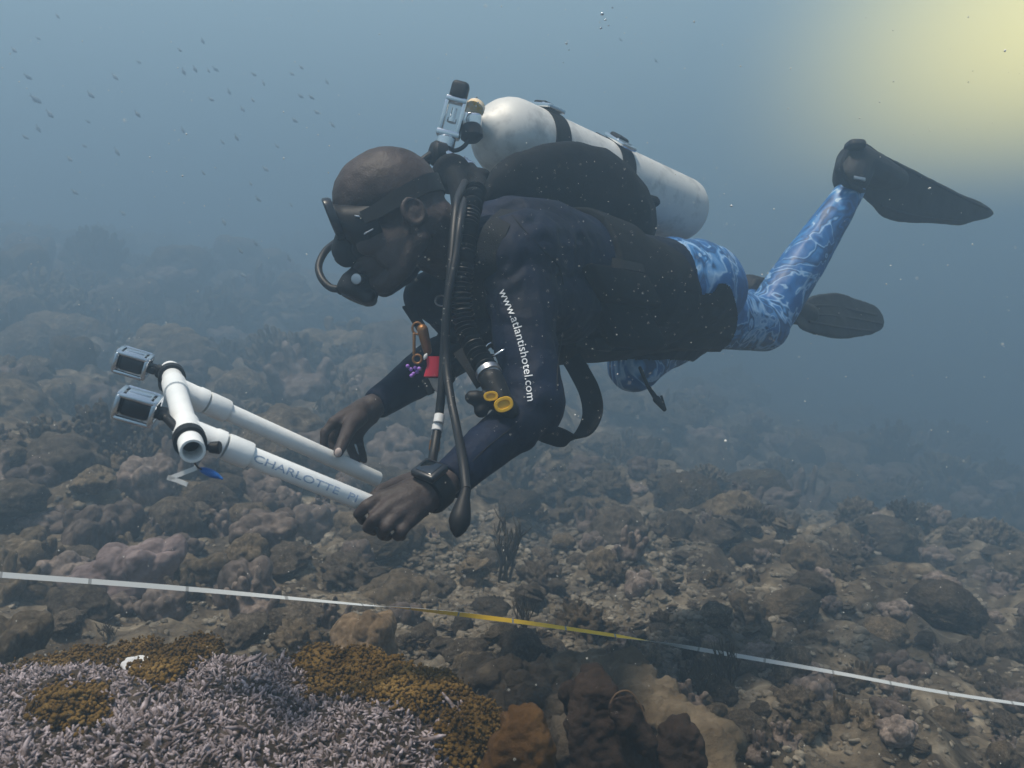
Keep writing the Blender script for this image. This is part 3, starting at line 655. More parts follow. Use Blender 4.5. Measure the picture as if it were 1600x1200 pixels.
# ------------------------------------------------------------------ the diver
Z = Vector((0, 0, 1)); Yv = Vector((0, 1, 0))
ax0, ax1 = P(735, 400, 1.70), P(1085, 462, 2.22)
AX = (ax1 - ax0).normalized(); D0 = (Z - AX * Z.dot(AX)).normalized(); AW = AX.cross(D0); AW = AW if AW.y > 0 else -AW
rl = R(28); DOR = (D0 * math.cos(rl) + AW * math.sin(rl)).normalized(); LAT = (-AW * math.cos(rl) + D0 * math.sin(rl)).normalized()
HC = P(603, 305, 1.60)                                    # skull centre
HF = (CR * -.93 + CU * -.37).normalized(); HU = (CR * -.37 + CU * .93).normalized(); HS = HF.cross(HU); HS = HS if HS.y < 0 else -HS
HF = (HF + HS * .10).normalized(); HS = (HS - HF * HS.dot(HF)).normalized(); HU = (HU - HF * HU.dot(HF) - HS * HU.dot(HS)).normalized()
def H(f, u, s=0): return HC + HF * f + HU * u + HS * s
def HE(mb, f, u, s, rf, ru, rs, **k): return mb.ell(H(f, u, s), HF * rf, HU * ru, HS * rs, **k)

TORSO = [((722, 392), 1.685, .075, .07), ((750, 408), 1.70, .150, .095), ((800, 428), 1.76, .180, .118), ((860, 442), 1.85, .170, .122), ((930, 456), 1.96, .158, .118),
         ((1000, 462), 2.07, .158, .112), ((1050, 462), 2.15, .165, .115), ((1095, 462), 2.22, .13, .105), ((1115, 462), 2.25, .07, .07)]
def torso(mb, g, i0=0, i1=99, e=.9):
    mb.loft([(P(*c, d), LAT * (a + g), DOR * (b + g)) for c, d, a, b in TORSO[i0:i1]], 32, e); return mb
LSH, LEL, LWR = P(806, 402, 1.58), P(834, 640, 1.46), P(688, 762, 1.30)
RSH, REL, RWR = P(765, 470, 1.93), P(708, 552, 1.80), P(582, 636, 1.61)
LHIP, LKN, LAN = P(1040, 478, 2.12), P(1192, 508, 2.42), P(1329, 296, 2.52)
RHIP, RKN, RAN = P(1045, 470, 2.30), P(992, 568, 2.22), P(1175, 470, 2.66)
def lerp(a, b, t_): return a + (b - a) * t_
def arms(mb, g, hand=True):
    mb.chain([lerp(LSH, ax0, .45), LSH, lerp(LSH, LEL, .33), lerp(LSH, LEL, .7), LEL + Vector((0, 0, .006))], [.075 + g, .062 + g, .056 + g, .048 + g, .046 + g])
    mb.chain([LEL, lerp(LEL, LWR, .28), lerp(LEL, LWR, .62)], [.043 + g, .041 + g, .033 + g])
    mb.tube([lerp(LEL, LWR, .55), lerp(LEL, LWR, .93 if g > 0 else 1.0)], [.034 + g, .026 + g], 20)
    mb.chain([lerp(RSH, ax0, .4), RSH, lerp(RSH, REL, .5), REL, lerp(REL, RWR, .3), lerp(REL, RWR, .6)], [.075 + g, .06 + g, .052 + g, .045 + g, .042 + g, .034 + g])
    mb.tube([lerp(REL, RWR, .55), lerp(REL, RWR, .97 if g > 0 else 1.05)], [.035 + g, .024 + g], 20)
def girdle(mb, g):
    mb.chain([LSH, P(850, 405, 1.72)], [.078 + g, .10 + g]); mb.chain([lerp(LSH, LEL, .30), P(880, 470, 1.76)], [.056 + g, .085 + g]); mb.ell(ax0, AX * .08, LAT * (.10 + g), DOR * (.075 + g))
def legs(mb, g, lt=True):
    mb.chain([LHIP, lerp(LHIP, LKN, .45), lerp(LHIP, LKN, .85), LKN], [.098 + g, .082 + g, .074 + g, .070 + g])
    K = LKN + P(1192, 480, 2.42) * .0
    mb.chain([LKN, lerp(LKN, LAN, .22), lerp(LKN, LAN, .45), lerp(LKN, LAN, .75), LAN], [.066 + g, .064 + g, .061 + g, .047 + g, .038 + g])
    mb.chain([RHIP, lerp(RHIP, RKN, .5), RKN], [.105 + g, .09 + g, .068 + g])
    mb.chain([RKN, lerp(RKN, RAN, .35), lerp(RKN, RAN, .7), RAN], [.058 + g, .058 + g, .046 + g, .036 + g])

body = MB()
# head
HE(body, 0, 0, 0, .097, .084, .076, seg=28, rin=18); HE(body, .045, -.005, 0, .050, .062, .062); HE(body, -.03, -.03, 0, .062, .06, .066)
HE(body, .078, -.030, .030, .018, .012, .028); HE(body, .078, -.030, -.030, .018, .012, .028)     # brows
for s in (1, -1):
    HE(body, .066, -.052, .033 * s, .020, .014, .017)                                              # closed lids under the mask
    HE(body, .050, -.078, .045 * s, .034, .026, .022)                                              # cheek bones
    body.chain([H(-.022, -.105, .054 * s), H(.020, -.138, .042 * s), H(.062, -.150, .016 * s)], [.022, .019, .019])   # jaw
    HE(body, .015, -.10, .045 * s, .045, .045, .018)
body.chain([H(.086, -.045), H(.108, -.068), H(.112, -.076)], [.010, .014, .016]); HE(body, .104, -.080, .012, .010, .009, .009); HE(body, .104, -.080, -.012, .010, .009, .009)
HE(body, .045, -.105, 0, .050, .045, .042); HE(body, .088, -.103, 0, .016, .008, .026); HE(body, .085, -.115, 0, .016, .009, .024); HE(body, .072, -.142, 0, .022, .020, .024)
NK = lerp(H(-.045, -.10), ax0, .9)
body.chain([H(-.035, -.070), lerp(H(-.035, -.09), NK, .5), NK], [.066, .063, .068], 24)
HE(body, -.05, -.035, 0, .048, .05, .055)
for s in (1, -1):                                        # ears
    body.torus(H(-.030, -.060, .074 * s), HS * s * 1.0 + HF * -.35, .018, .0048, 20, 8, sx=1.25, xdir=HU); HE(body, -.028, -.062, .068 * s, .014, .022, .008)
    HE(body, -.022, -.090, .068 * s, .010, .010, .007); HE(body, -.012, -.066, .071 * s, .005, .008, .005)
torso(body, -.004); arms(body, -.004); legs(body, -.004)
# left hand closed on the near pipe
W1 = P(672, 768, 1.285)
body.chain([LWR, W1], [.026, .027]); KN = [P(597, 779, 1.262), P(606, 793, 1.246), P(621, 805, 1.243), P(640, 812, 1.248)]
for k, fr in zip(KN, (.020, .019, .018, .017)): body.chain([W1 + (k - lerp(KN[1], KN[2], .5)) * .45, lerp(W1, k, .55), k], [fr * 1.05, fr, .0120])
FG = [[KN[0], P(573, 791, 1.245), P(560, 803, 1.252), P(566, 813, 1.272)], [KN[1], P(584, 811, 1.232), P(575, 824, 1.243), P(584, 830, 1.268)],
      [KN[2], P(604, 824, 1.230), P(597, 835, 1.245), P(606, 838, 1.268)], [KN[3], P(628, 829, 1.236), P(621, 837, 1.250), P(629, 838, 1.270)]]
for i, f_ in enumerate(FG): r0 = (.0098, .0100, .0094, .0086)[i]; body.chain(f_, [r0, r0 * .92, r0 * .86, r0 * .76])
body.chain([P(652, 752, 1.295), P(620, 757, 1.312), P(597, 768, 1.318), P(583, 779, 1.312)], [.016, .0125, .011, .0092])
# right hand over the far pipe
W2 = P(566, 645, 1.60)
body.chain([RWR, W2], [.024, .025]); KR = [P(521, 661, 1.545), P(529, 668, 1.57), P(545, 674, 1.592), P(560, 678, 1.607)]
for k in KR: body.chain([W2 + (k - KR[1]) * .3, lerp(W2, k, .55), k], [.0215, .018, .0115])
FR = [[KR[0], P(507, 677, 1.535), P(506, 695, 1.535), P(512, 706, 1.55)], [KR[1], P(517, 688, 1.575), P(520, 706, 1.572), P(524, 716, 1.562)],
      [KR[2], P(547, 697, 1.598), P(553, 712, 1.59), P(558, 722, 1.575)], [KR[3], P(563, 695, 1.612), P(567, 709, 1.605), P(569, 720, 1.59)]]
for i, f_ in enumerate(FR): r0 = (.0094, .0096, .0090, .0083)[i]; body.chain(f_, [r0, r0 * .92, r0 * .86, r0 * .74])
body.chain([P(560, 652, 1.575), P(546, 668, 1.535), P(537, 688, 1.500), P(529, 706, 1.482)], [.017, .0135, .0115, .0098])
# feet inside the fins
body.chain([LAN, P(1338, 262, 2.54), P(1400, 268, 2.66)], [.034, .029, .025]); body.chain([RAN, P(1190, 462, 2.72), P(1245, 480, 2.84)], [.030, .027, .024])
bme = fuse(body, .0030, 4, .5, 'body'); displace(bme, lambda c: .0010 * fbm(c * 45, 3, 4))
person = thing('person', 'diver with shaved head, navy top and marbled blue leggings, swimming face down', 'person', P(900, 460, 1.95))
bo = obj('body', bme, M['skin'], person)
nail = MB()
for f_ in (P(528.5, 707, 1.471),): nail.ell(f_, CR * .0062 + CU * .001, CU * .0078, CF * .003, 14, 8)
obj('thumbnail', nail, M['flesh'], person)

shirt = MB(); torso(shirt, .006, 0, 6); arms(shirt, .004); girdle(shirt, .004)
shirt.tube([lerp(H(-.045, -.10), ax0, .48), lerp(H(-.045, -.10), ax0, .70), ax0 + AX * .03], [.070, .076, .09], 28)
shirt.chain([P(665, 462, 1.70), P(720, 470, 1.72)], [.045, .08]); shirt.ell(P(742, 452, 1.72), AX * .09, LAT * .12, DOR * .10)
shm = fuse(shirt, .005, 5, .5, 'shirt')
def folds(c):
    n = fbm(c * np.array([9, 9, 16]), 3, 12); w = np.zeros(len(c))
    for k, rr_ in ((LEL, .11), (REL, .10), (LSH, .15)):
        d = np.linalg.norm(c - np.array(k[:]), axis=1); w += np.exp(-(d / rr_) ** 2)
    return .0022 * n + .0035 * w * np.sin(fbm(c * 14, 2, 5) * 7)
displace(shm, folds)
sho = obj('shirt', shm, M['navy'], person)
def leg_parts(mb, g):
    mb.ell(P(1052, 436, 2.26), AX * (.115 + g), LAT * (.10 + g), DOR * (.108 + g)); mb.ell(P(1052, 470, 2.17), AX * (.11 + g), LAT * (.10 + g), DOR * (.11 + g)); mb.ell(P(1194, 516, 2.42), CR * (.058 + g), CF * (.07 + g), CU * (.058 + g))
leg = MB(); legs(leg, .002); torso(leg, .003, 5, 9); leg_parts(leg, 0)
lgm = fuse(leg, .005, 5, .5, 'leggings'); displace(lgm, lambda c: .003 * fbm(c * np.array([18, 18, 10]), 3, 31))
obj('leggings', lgm, M['marble'], person)
def inpoly(x, y, pg):
    c = False
    for i in range(len(pg)):
        x1, y1 = pg[i]; x2, y2 = pg[i - 1]
        if (y1 > y) != (y2 > y) and x < (x2 - x1) * (y - y1) / (y2 - y1) + x1: c = not c
    return c
sh = MB(); legs(sh, .010); torso(sh, .011, 5, 9); leg_parts(sh, .008)
shm2 = fuse(sh, .0034, 6, .5, 'shorts'); displace(shm2, lambda c: .003 * fbm(c * 12, 3, 41))
cut = [(v.x, v.y) for v in crv([Vector((x, y, 0)) for x, y in ((900, 350), (995, 378), (1020, 390), (1038, 408), (1052, 436), (1080, 457), (1112, 458), (1124, 443), (1141, 449), (1151, 480), (1152, 506), (1143, 532), (1122, 553), (1102, 578), (1070, 563), (880, 563))], 5)]
bm = bmesh.new(); bm.from_mesh(shm2); bad = [f for f in bm.faces if not inpoly(*PX(f.calc_center_median())[:2], cut)]; bmesh.ops.delete(bm, geom=bad, context='FACES'); bm.to_mesh(shm2); bm.free()
obj('shorts', shm2, M['neoprene'], person)
dg = bpy.context.evaluated_depsgraph_get()
SB = BVHTree.FromPolygons([sho.matrix_world @ v.co + wloc(person) for v in shm.vertices] if False else [v.co + wloc(person) for v in shm.vertices], [p.vertices[:] for p in shm.polygons])

# printed words that run down the sleeve
def textmesh(s, size=1.0):
    c = bpy.data.curves.new('print', 'FONT'); c.body = s; c.size = size; c.resolution_u = 3; o = bpy.data.objects.new('print', c); COL.objects.link(o); bpy.context.view_layer.update()
    dg = bpy.context.evaluated_depsgraph_get(); m = bpy.data.meshes.new_from_object(o.evaluated_get(dg), depsgraph=dg); bpy.data.objects.remove(o)
    bm = bmesh.new(); bm.from_mesh(m); bmesh.ops.subdivide_edges(bm, edges=[e for e in bm.edges if e.calc_length() > size * .2], cuts=1); bmesh.ops.triangulate(bm, faces=bm.faces); bm.to_mesh(m); bm.free(); return m
def onpath(path, s):
    tot = [0]
    for a, b in zip(path, path[1:]): tot.append(tot[-1] + math.hypot(b[0] - a[0], b[1] - a[1]))
    q = max(0, min(.99999, s)) * tot[-1]; i = max(k for k in range(len(tot)) if tot[k] <= q); i = min(i, len(path) - 2); u = (q - tot[i]) / (tot[i + 1] - tot[i]); a, b = path[i], path[i + 1]
    tx, ty = b[0] - a[0], b[1] - a[1]; L = math.hypot(tx, ty); return a[0] + tx * u, a[1] + ty * u, tx / L, ty / L
tm = textmesh('www.atlantishotel.com'); xs = [v.co.x for v in tm.vertices]; Wt = max(xs)
path = [(v.x, v.y) for v in crv([Vector((x, y, 0)) for x, y in ((779, 455), (797, 496), (810, 540), (819, 584), (824, 627))], 8)]
for v in tm.vertices:
    x, y, tx, ty = onpath(path, v.co.x / Wt); up = (ty, -tx); k = 19.0; px, py = x + up[0] * v.co.y * k, y + up[1] * v.co.y * k
    d = P(px, py, 1).normalized(); h = SB.ray_cast(Vector((0, 0, 0)), d, 4); v.co = (h[0] if h[0] else P(px, py, 1.45)) - d * .0022 - wloc(person)
lt = bpy.data.objects.new('lettering', tm); COL.objects.link(lt); tm.materials.append(M['letters']); lt.parent = sho

def BV(me, par): return BVHTree.FromPolygons([v.co + wloc(par) for v in me.vertices], [p.vertices[:] for p in me.polygons])
def hit(b, px, py, off=0.0, dflt=1.6):
    d = P(px, py, 1).normalized(); h = b.ray_cast(Vector((0, 0, 0)), d, 6); return (h[0] - d * off) if h[0] else P(px, py, dflt)

# ------------------------------------------------------------------ buoyancy vest
vest = thing('buoyancy_vest', 'black inflatable diving vest with corrugated hose worn on the back and waist', 'diving vest', P(900, 420, 1.9))
vs_ = MB(); torso(vs_, .018, 3, 5, .85)
vs_.loft([(P(*c, d), LAT * a, DOR * b) for c, d, a, b in (((815, 470), 1.78, .13, .10), ((880, 462), 1.87, .178, .128), ((955, 470), 1.98, .178, .125), ((1000, 474), 2.06, .160, .116), ((1022, 482), 2.10, .138, .10))], 32, .85)
vm = fuse(vs_, .006, 5, .5); displace(vm, lambda c: .004 * fbm(c * 9, 3, 51)); vo = obj('vest_shell', vm, M['nylon'], vest)
VB = BV(vm, vest)
wg = MB(); wr = []
for px, cy, h, d, th in ((752, 322, 14, 1.74, .04), (768, 308, 40, 1.77, .075), (805, 298, 58, 1.81, .09), (850, 302, 74, 1.86, .10), (900, 308, 86, 1.92, .10), (945, 318, 83, 1.97, .10), (985, 332, 68, 2.01, .095), (1008, 342, 48, 2.04, .075), (1020, 348, 22, 2.06, .04)):
    wr.append((P(px, cy, d), CU * (h * d / F_PX), CF * th))
wg.loft(wr, 36, .9); wm = fuse(wg, .006, 8, .5); displace(wm, lambda c: .007 * fbm(c * 7, 3, 61) + .0015 * fbm(c * 30, 2, 62)); wo = obj('air_bladder', wm, M['nylon'], vest); WB = BV(wm, vest)
pk = MB(); pk.box(hit(VB, 965, 480, 0.0) + CF * .01, AX * .085, (Z - AX * Z.z) * .075, LAT * .022, .5, seg=4); obj('pocket', pk, M['nylon'], vest)
pf = MB(); pf.box(hit(VB, 965, 455, .0) - LAT * -.016, AX * .088, (Z - AX * Z.z) * .030, LAT * .014, .4, seg=3); obj('pocket_flap', pf, M['neoprene'], vest)
bp_ = MB(); bp_.box(P(905, 320, 2.05), AX * .20, LAT * .09, DOR * .012, .4); obj('back_plate', bp_, M['nylon'], vest)
# shoulder strap over the near shoulder
s1 = MB(); pts = [hit(SB, x, y, .006) for x, y in ((800, 330), (778, 352), (765, 385), (757, 430), (752, 480), (752, 530))]; s1.ribbon(crv(pts, 5), CR, .021, .003); obj('shoulder_strap', s1, M['webbing'], vest)
s2 = MB(); s2.ribbon(crv([P(716, 548, 1.56), P(735, 575, 1.54), P(752, 602, 1.52)], 5), (CR * .8 + CU * .5), .010, .002); obj('chest_strap', s2, M['webbing'], vest)
ws = MB(); ws.ribbon(crv([P(893, 560, 1.83), P(905, 580, 1.79), P(921, 612, 1.72), P(926, 645, 1.66), P(914, 674, 1.62), P(893, 686, 1.60), P(862, 680, 1.60), P(845, 672, 1.60)], 7), [CR] * 50 if False else (CR * .75 - CF * .35 + CU * .25), .0205, .0022)
obj('loose_waist_strap', ws, M['webbing'], vest)
for k, (w_, L_) in enumerate(((.014, ((884, 396), (890, 440), (893, 490), (892, 540), (890, 562))), (.019, ((896, 528), (930, 534), (965, 536), (1000, 532))), (.010, ((905, 402), (940, 408), (975, 414), (1005, 420))), (.010, ((925, 460), (928, 490), (930, 520))))):
    sx_ = MB(); sx_.ribbon(crv([hit(VB, x, y, .005, 1.85) for x, y in L_], 6), (AX if k in (0, 3) else DOR), w_, .0022); obj('webbing', sx_, M['webbing'], vest)
zp = MB(); zp.tube(crv([hit(VB, x, y, .024, 1.8) for x, y in ((925, 458), (955, 456), (985, 458), (1002, 462))], 6), .0022, 8); obj('pocket_zip', zp, M['rubber'], vest)
bk_ = MB(); c_ = hit(VB, 940, 534, .010, 1.85); bk_.box(c_, AX * .022, DOR * .020, LAT * .006, .4, seg=3); bk_.box(c_ + AX * .028, AX * .008, DOR * .013, LAT * .005, .4); obj('waist_buckle', bk_, M['rubber'], vest)
for L_ in (((800, 336), (822, 362), (850, 392), (874, 418), (880, 445)), ((880, 470), (878, 520), (872, 570), (870, 630)), ((832, 640), (800, 668), (760, 700), (715, 745))):
    sm_ = MB(); sm_.tube(crv([hit(SB, x, y, .0006, 1.5) for x, y in L_], 8), .0011, 6); q_ = obj('seam', sm_, M['neoprene'], None); q_.data.transform(Matrix.Translation(-wloc(person))); q_.parent = sho
# corrugated hose with ribs
ch = [P(744, 296, 1.60), P(733, 345, 1.54), P(726, 400, 1.50), P(721, 455, 1.48), P(727, 510, 1.47), P(748, 556, 1.44), P(766, 585, 1.41)]
cp_ = crv(ch, 40); rr_ = []; s_ = 0
for i, p in enumerate(cp_):
    if i: s_ += (p - cp_[i - 1]).length
    rr_.append(.0155 + .0035 * math.sin(2 * math.pi * s_ / .0085))
hz = MB(); hz.tube(cp_, rr_, 20); obj('corrugated_hose', hz, M['hose'], vest)
inf = MB(); inf.lathe(P(763, 582, 1.412), P(770, 596, 1.40) - P(763, 582, 1.412), [(-.004, .010), (-.004, .020), (.006, .021), (.007, .018), (.016, .018), (.016, .012)]); ir = obj('hose_clamp', inf, M['steel'], vest)
inf = MB(); inf.chain([P(768, 594, 1.40), P(783, 626, 1.385), P(796, 642, 1.385)], [.020, .019, .016]); inf.chain([P(778, 628, 1.385), P(760, 628, 1.385), P(744, 622, 1.38)], [.014, .011, .013]); inf.chain([P(756, 630, 1.385), P(752, 641, 1.38)], [.010, .012]); inf.ell(P(737, 621, 1.38), CR * .011, CU * .011, CF * .012)
ifm = fuse(inf, .003, 3); io = obj('inflator', ifm, M['rubber'], vest)
for (px, py, a, b, ang_, d) in ((767, 619, .0112, .0075, .1, 1.362), (787, 632, .0150, .0115, .35, 1.356)):
    yb = MB(); X_ = CR * math.cos(ang_) + CU * math.sin(ang_); Y_ = -CR * math.sin(ang_) + CU * math.cos(ang_)
    yb.loft([(P(px, py, d + .012), X_ * a, Y_ * b), (P(px, py, d + .002), X_ * a, Y_ * b), (P(px, py, d), X_ * a * .93, Y_ * b * .93), (P(px, py, d), X_ * a * .66, Y_ * b * .6), (P(px, py, d + .003), X_ * a * .6, Y_ * b * .52)], 28, .85)
    b_ = obj('button', yb, M['yellow'], None); b_.data.transform(Matrix.Translation(-wloc(vest))); b_.parent = io
for (px, py, rad_, n_, mt, arc, a0) in ((952, 520, .018, LAT, 'brass', .62, 1.2), (770, 545, .013, (-CF + CR * .5), 'chrome', 1, 0), (690, 470, .012, -CF, 'steel', 1, 0)):
    dr = MB(); b = VB if px > 800 else SB; dr.torus(hit(b, px, py, .012, 1.50), n_, rad_, .0016, 24, 8, arc, a0, sx=.8); obj('d_ring', dr, M[mt], vest)
dr = MB(); dr.torus(P(914, 585, 1.84), -CF + CR * .3, .013, .0017, 24, 8, sx=1.25); dr.cap(P(905, 570, 1.84), P(916, 573, 1.84), .006, .006); obj('d_ring', dr, M['steel'], vest)
wh = MB(); wh.ell(hit(SB, 778, 552, .02, 1.45), CR * .012 + CU * .007, CU * .003, CF * .003); obj('buckle', wh, M['chrome'], vest)
kn_ = MB(); kn_.chain([P(1000, 575, 2.05), P(1012, 603, 2.04), P(1026, 624, 2.03)], [.004, .0045, .006]); kn_.chain([P(1026, 624, 2.03), P(1038, 640, 2.03)], [.009, .0045]); kn_.ribbon([P(1033, 618, 2.03), P(1040, 641, 2.03)], CR, .0025, .002)
obj('dump_cord', kn_, M['rubber'], vest)

# ------------------------------------------------------------------ tank
T0, T1 = P(797, 216, 2.00), P(1070, 331, 2.46); TD = (T1 - T0).normalized(); TR = .0885; TL = (T1 - T0).length
tank = thing('scuba_tank', 'pale grey metal scuba tank with two black cam bands strapped on the diver\'s back', 'tank', (T0 + T1) / 2)
pr = [(-TR * 1.22, .016), (-TR * 1.15, .020), (-TR * 1.05, .028)] + [(-TR * math.cos(a) * 1.0, TR * math.sin(a)) for a in [R(24), R(34), R(45), R(57), R(70), R(80)]] + [(0, TR), (TL * .5, TR), (TL - .03, TR)] + [(TL - .03 + .05 * math.sin(a), TR - .05 + .05 * math.cos(a)) for a in [R(15), R(35), R(55), R(75), R(90)]] + [(TL + .018, .02)]
tb = MB(); tb.lathe(T0, TD, pr, 64); obj('cylinder', tb, M['tank'], tank, sharp=60)
for tt in (.12, .47):
    c = T0 + TD * TL * tt; bd = MB(); bd.lathe(c, TD, [(-.0235, TR + .0005), (-.0235, TR + .0035), (.0235, TR + .0035), (.0235, TR + .0005)], 64); bo_ = obj('cam_band', bd, M['webbing'], tank)
    un = (CU * .9 - CF * .35) if tt < .3 else (CU * .74 - CF * .66); un = (un - TD * un.dot(TD)).normalized(); tn = TD.cross(un); c2 = c + un * (TR + .006)
    bk = MB()
    for s in (1, -1): bk.box(c2 + TD * .024 * s, TD * .004, tn * .036, un * .005, .3)
    bk.box(c2 + tn * .034, TD * .026, tn * .004, un * .005, .3); bk.box(c2 - tn * .034, TD * .026, tn * .004, un * .005, .3); bk.box(c2 + tn * .012 + un * .004, TD * .026, tn * .004, un * .003, .3)
    bb = obj('buckle', bk, M['chrome'], None); bb.data.transform(Matrix.Translation(-wloc(tank))); bb.parent = bo_
    pd = MB(); pd.box(c2 + un * .006 + tn * -.010, TD * .019, tn * .020, un * .007, .4); pd.box(c2 - tn * .052 - un * .014, TD * .021, tn * .02, un * .004, .3); b2 = obj('cam_pad', pd, M['rubber'], None); b2.data.transform(Matrix.Translation(-wloc(tank))); b2.parent = bo_
# valve on the neck
NV = T0 - TD * TR * 1.2
vb = MB(); vb.lathe(NV + TD * .01, -TD, [(0, .019), (.008, .019), (.010, .016), (.035, .016), (.040, .012)]); V1 = NV - TD * .022
vb.chain([V1, P(735, 188, 1.90)], [.017, .017]); vb.box(P(740, 190, 1.90), CR * .018, CU * .02, CF * .016, .3)
vm_ = fuse(vb, .0025, 2); vv = obj('valve', vm_, M['chrome'], tank)
vk = MB(); vk.lathe(P(744, 166, 1.90), P(728, 196, 1.86) - P(744, 166, 1.90), [(-.004, .012), (0, .020), (.012, .021), (.014, .017)], 20); k2 = obj('valve_sticker', vk, M['ylabel'], None); k2.data.transform(Matrix.Translation(-wloc(tank))); k2.parent = vv
vk = MB(); vk.lathe(P(736, 202, 1.885), CU * -1 + CR * .1 - CF * .2, [(-.008, .019), (0, .024), (.018, .024), (.026, .016), (.028, .006)], 20); k2 = obj('valve_knob', vk, M['rubber'], None); k2.data.transform(Matrix.Translation(-wloc(tank))); k2.parent = vv

# ------------------------------------------------------------------ regulator set
reg = thing('breathing_regulator', 'chrome and black breathing regulator with hoses from the tank to the diver\'s mouth', 'regulator', P(705, 205, 1.88))
yk = MB(); yc = P(707, 184, 1.86); YU = (CU * .95 + CR * .25).normalized(); YR = (CR * .95 - CU * .25).normalized()
yk.box(yc + YR * .0185, YR * .0045, YU * .038, CF * .012, .35); yk.box(yc - YR * .0185, YR * .0045, YU * .036, CF * .012, .35); yk.box(yc + YU * .036, YR * .023, YU * .006, CF * .014, .35); yk.box(yc - YU * .036, YR * .025, YU * .007, CF * .014, .35)
yk.lathe(yc + YU * .02, -YU, [(0, .006), (.022, .006), (.022, .010), (.030, .010)], 16)
obj('yoke', yk, M['chrome'], reg)
kb = MB(); kb.box(P(718, 143, 1.86), YR * .0185, YU * .020, CF * .016, .30, seg=4); obj('yoke_knob', kb, M['rubber'], reg)
fs = MB(); fs.lathe(yc - YU * .040, -YU, [(0, .015), (.004, .019), (.022, .020), (.024, .017)], 28); obj('first_stage', fs, M['chrome'], reg)
fc_ = MB(); fc_.lathe(yc - YU * .062 - YR * .002, (-YU + YR * .05), [(0, .018), (.002, .023), (.024, .024), (.028, .020), (.029, .01)], 28); fc_.lathe(P(683, 240, 1.84), CR * -1 + CU * .1 - CF * .4, [(-.02, .016), (-.016, .024), (.006, .026), (.014, .020), (.017, .010)], 24); fc_.chain([P(672, 243, 1.83), P(660, 250, 1.82)], [.009, .007])
obj('diaphragm_cap', fc_, M['rubber'], reg)
cb_ = MB(); cb_.chain([P(690, 236, 1.83), P(712, 247, 1.83), P(737, 258, 1.83)], [.009, .007, .008]); cb_.lathe(P(722, 252, 1.83), (CR - CU * .45), [(0, .011), (.009, .011)], 6); cb_.chain([P(722, 268, 1.80), P(725, 276, 1.79)], [.004, .004]); obj('hose_fitting', cb_, M['chrome'], reg)
gb = MB()
gb.lathe(P(706, 272, 1.80), (-CF + CR * .3), [(-.02, .03), (-.012, .040), (.012, .040), (.018, .033), (.019, .01)], 28); gb.chain([P(690, 262, 1.80), P(730, 270, 1.80), P(755, 275, 1.80)], [.014, .014, .016]); gb.chain([P(735, 262, 1.82), P(750, 285, 1.78), P(748, 305, 1.72)], [.012, .015, .02])
gb.chain([P(708, 268, 1.8), P(722, 300, 1.76), P(730, 330, 1.72)], [.02, .025, .03])
obj('hose_cluster', fuse(gb, .004, 3), M['nylon'], reg)
def hose(name, pts, r, m='hose', par=None, n=10): h = MB(); h.tube(crv(pts, n), r, 14); return obj(name, h, M[m], par)
hose('hose', [P(735, 205, 1.88), P(729, 224, 1.87), P(716, 234, 1.86), P(700, 236, 1.85)], .0045, par=reg)
hose('hose', [P(726, 285, 1.72), P(715, 312, 1.58), P(710, 350, 1.53), P(706, 400, 1.50), P(702, 450, 1.48), P(697, 505, 1.47), P(693, 565, 1.46), P(690, 612, 1.45), P(684, 665, 1.44), P(677, 712, 1.40), P(671, 745, 1.34)], .0072, par=reg)
hose('hose', [P(738, 290, 1.70), P(722, 330, 1.52), P(712, 400, 1.475), P(698, 480, 1.455), P(697, 560, 1.445), P(704, 620, 1.41), P(714, 670, 1.36), P(723, 720, 1.28), P(728, 765, 1.235)], .0068, par=reg)
hose('hose', [H(.128, -.152, -.02), H(.140, -.118, -.035), H(.150, -.075, -.05), H(.135, -.040, -.075), H(.09, -.03, -.10), H(.02, -.06, -.125), H(-.06, -.05, -.12), P(668, 290, 1.82), P(664, 252, 1.83)], .0062, par=reg) if False else hose('hose', [P(533, 452, 1.60), P(516, 449, 1.60), P(502, 434, 1.61), P(498, 415, 1.63), P(508, 393, 1.66), P(525, 378, 1.70), P(560, 350, 1.76), P(610, 320, 1.80), P(655, 275, 1.84), P(672, 245, 1.84)], .0068, par=reg)
ss = MB(); rd = (HF * .72 - HU * .72).normalized(); c = P(560, 452, 1.60)
ss.lathe(c, rd, [(-.034, .014), (-.028, .028), (-.012, .036), (.004, .038), (.012, .037), (.019, .028), (.021, .012)], 32); ss.box(P(575, 466, 1.60), HS * .038, (HF * .3 - HU).normalized() * .012, (HF + HU * .3).normalized() * .016, .5, seg=3)
ss.chain([c, H(.094, -.108)], [.018, .015]); ss.chain([P(548, 450, 1.59), P(534, 452, 1.60)], [.014, .011])
ssm = fuse(ss, .0028, 3); so_ = obj('second_stage', ssm, M['rubber'], reg)
pk_ = MB(); pk_.lathe(P(557.5, 436, 1.558), (-CF - CR * .2), [(-.014, .010), (0, .0105), (.003, .009), (.004, .005)], 24); q_ = obj('adjusting_knob', pk_, M['steel'], None); q_.data.transform(Matrix.Translation(-wloc(reg))); q_.parent = so_
pc = MB(); pc.lathe(c + rd * .019, rd, [(0, .024), (.003, .023), (.004, .016), (.0035, .006)], 32); q_ = obj('purge_cover', pc, mat('purge_grey', (.03, .03, .033), .4), None); q_.data.transform(Matrix.Translation(-wloc(reg))); q_.parent = so_
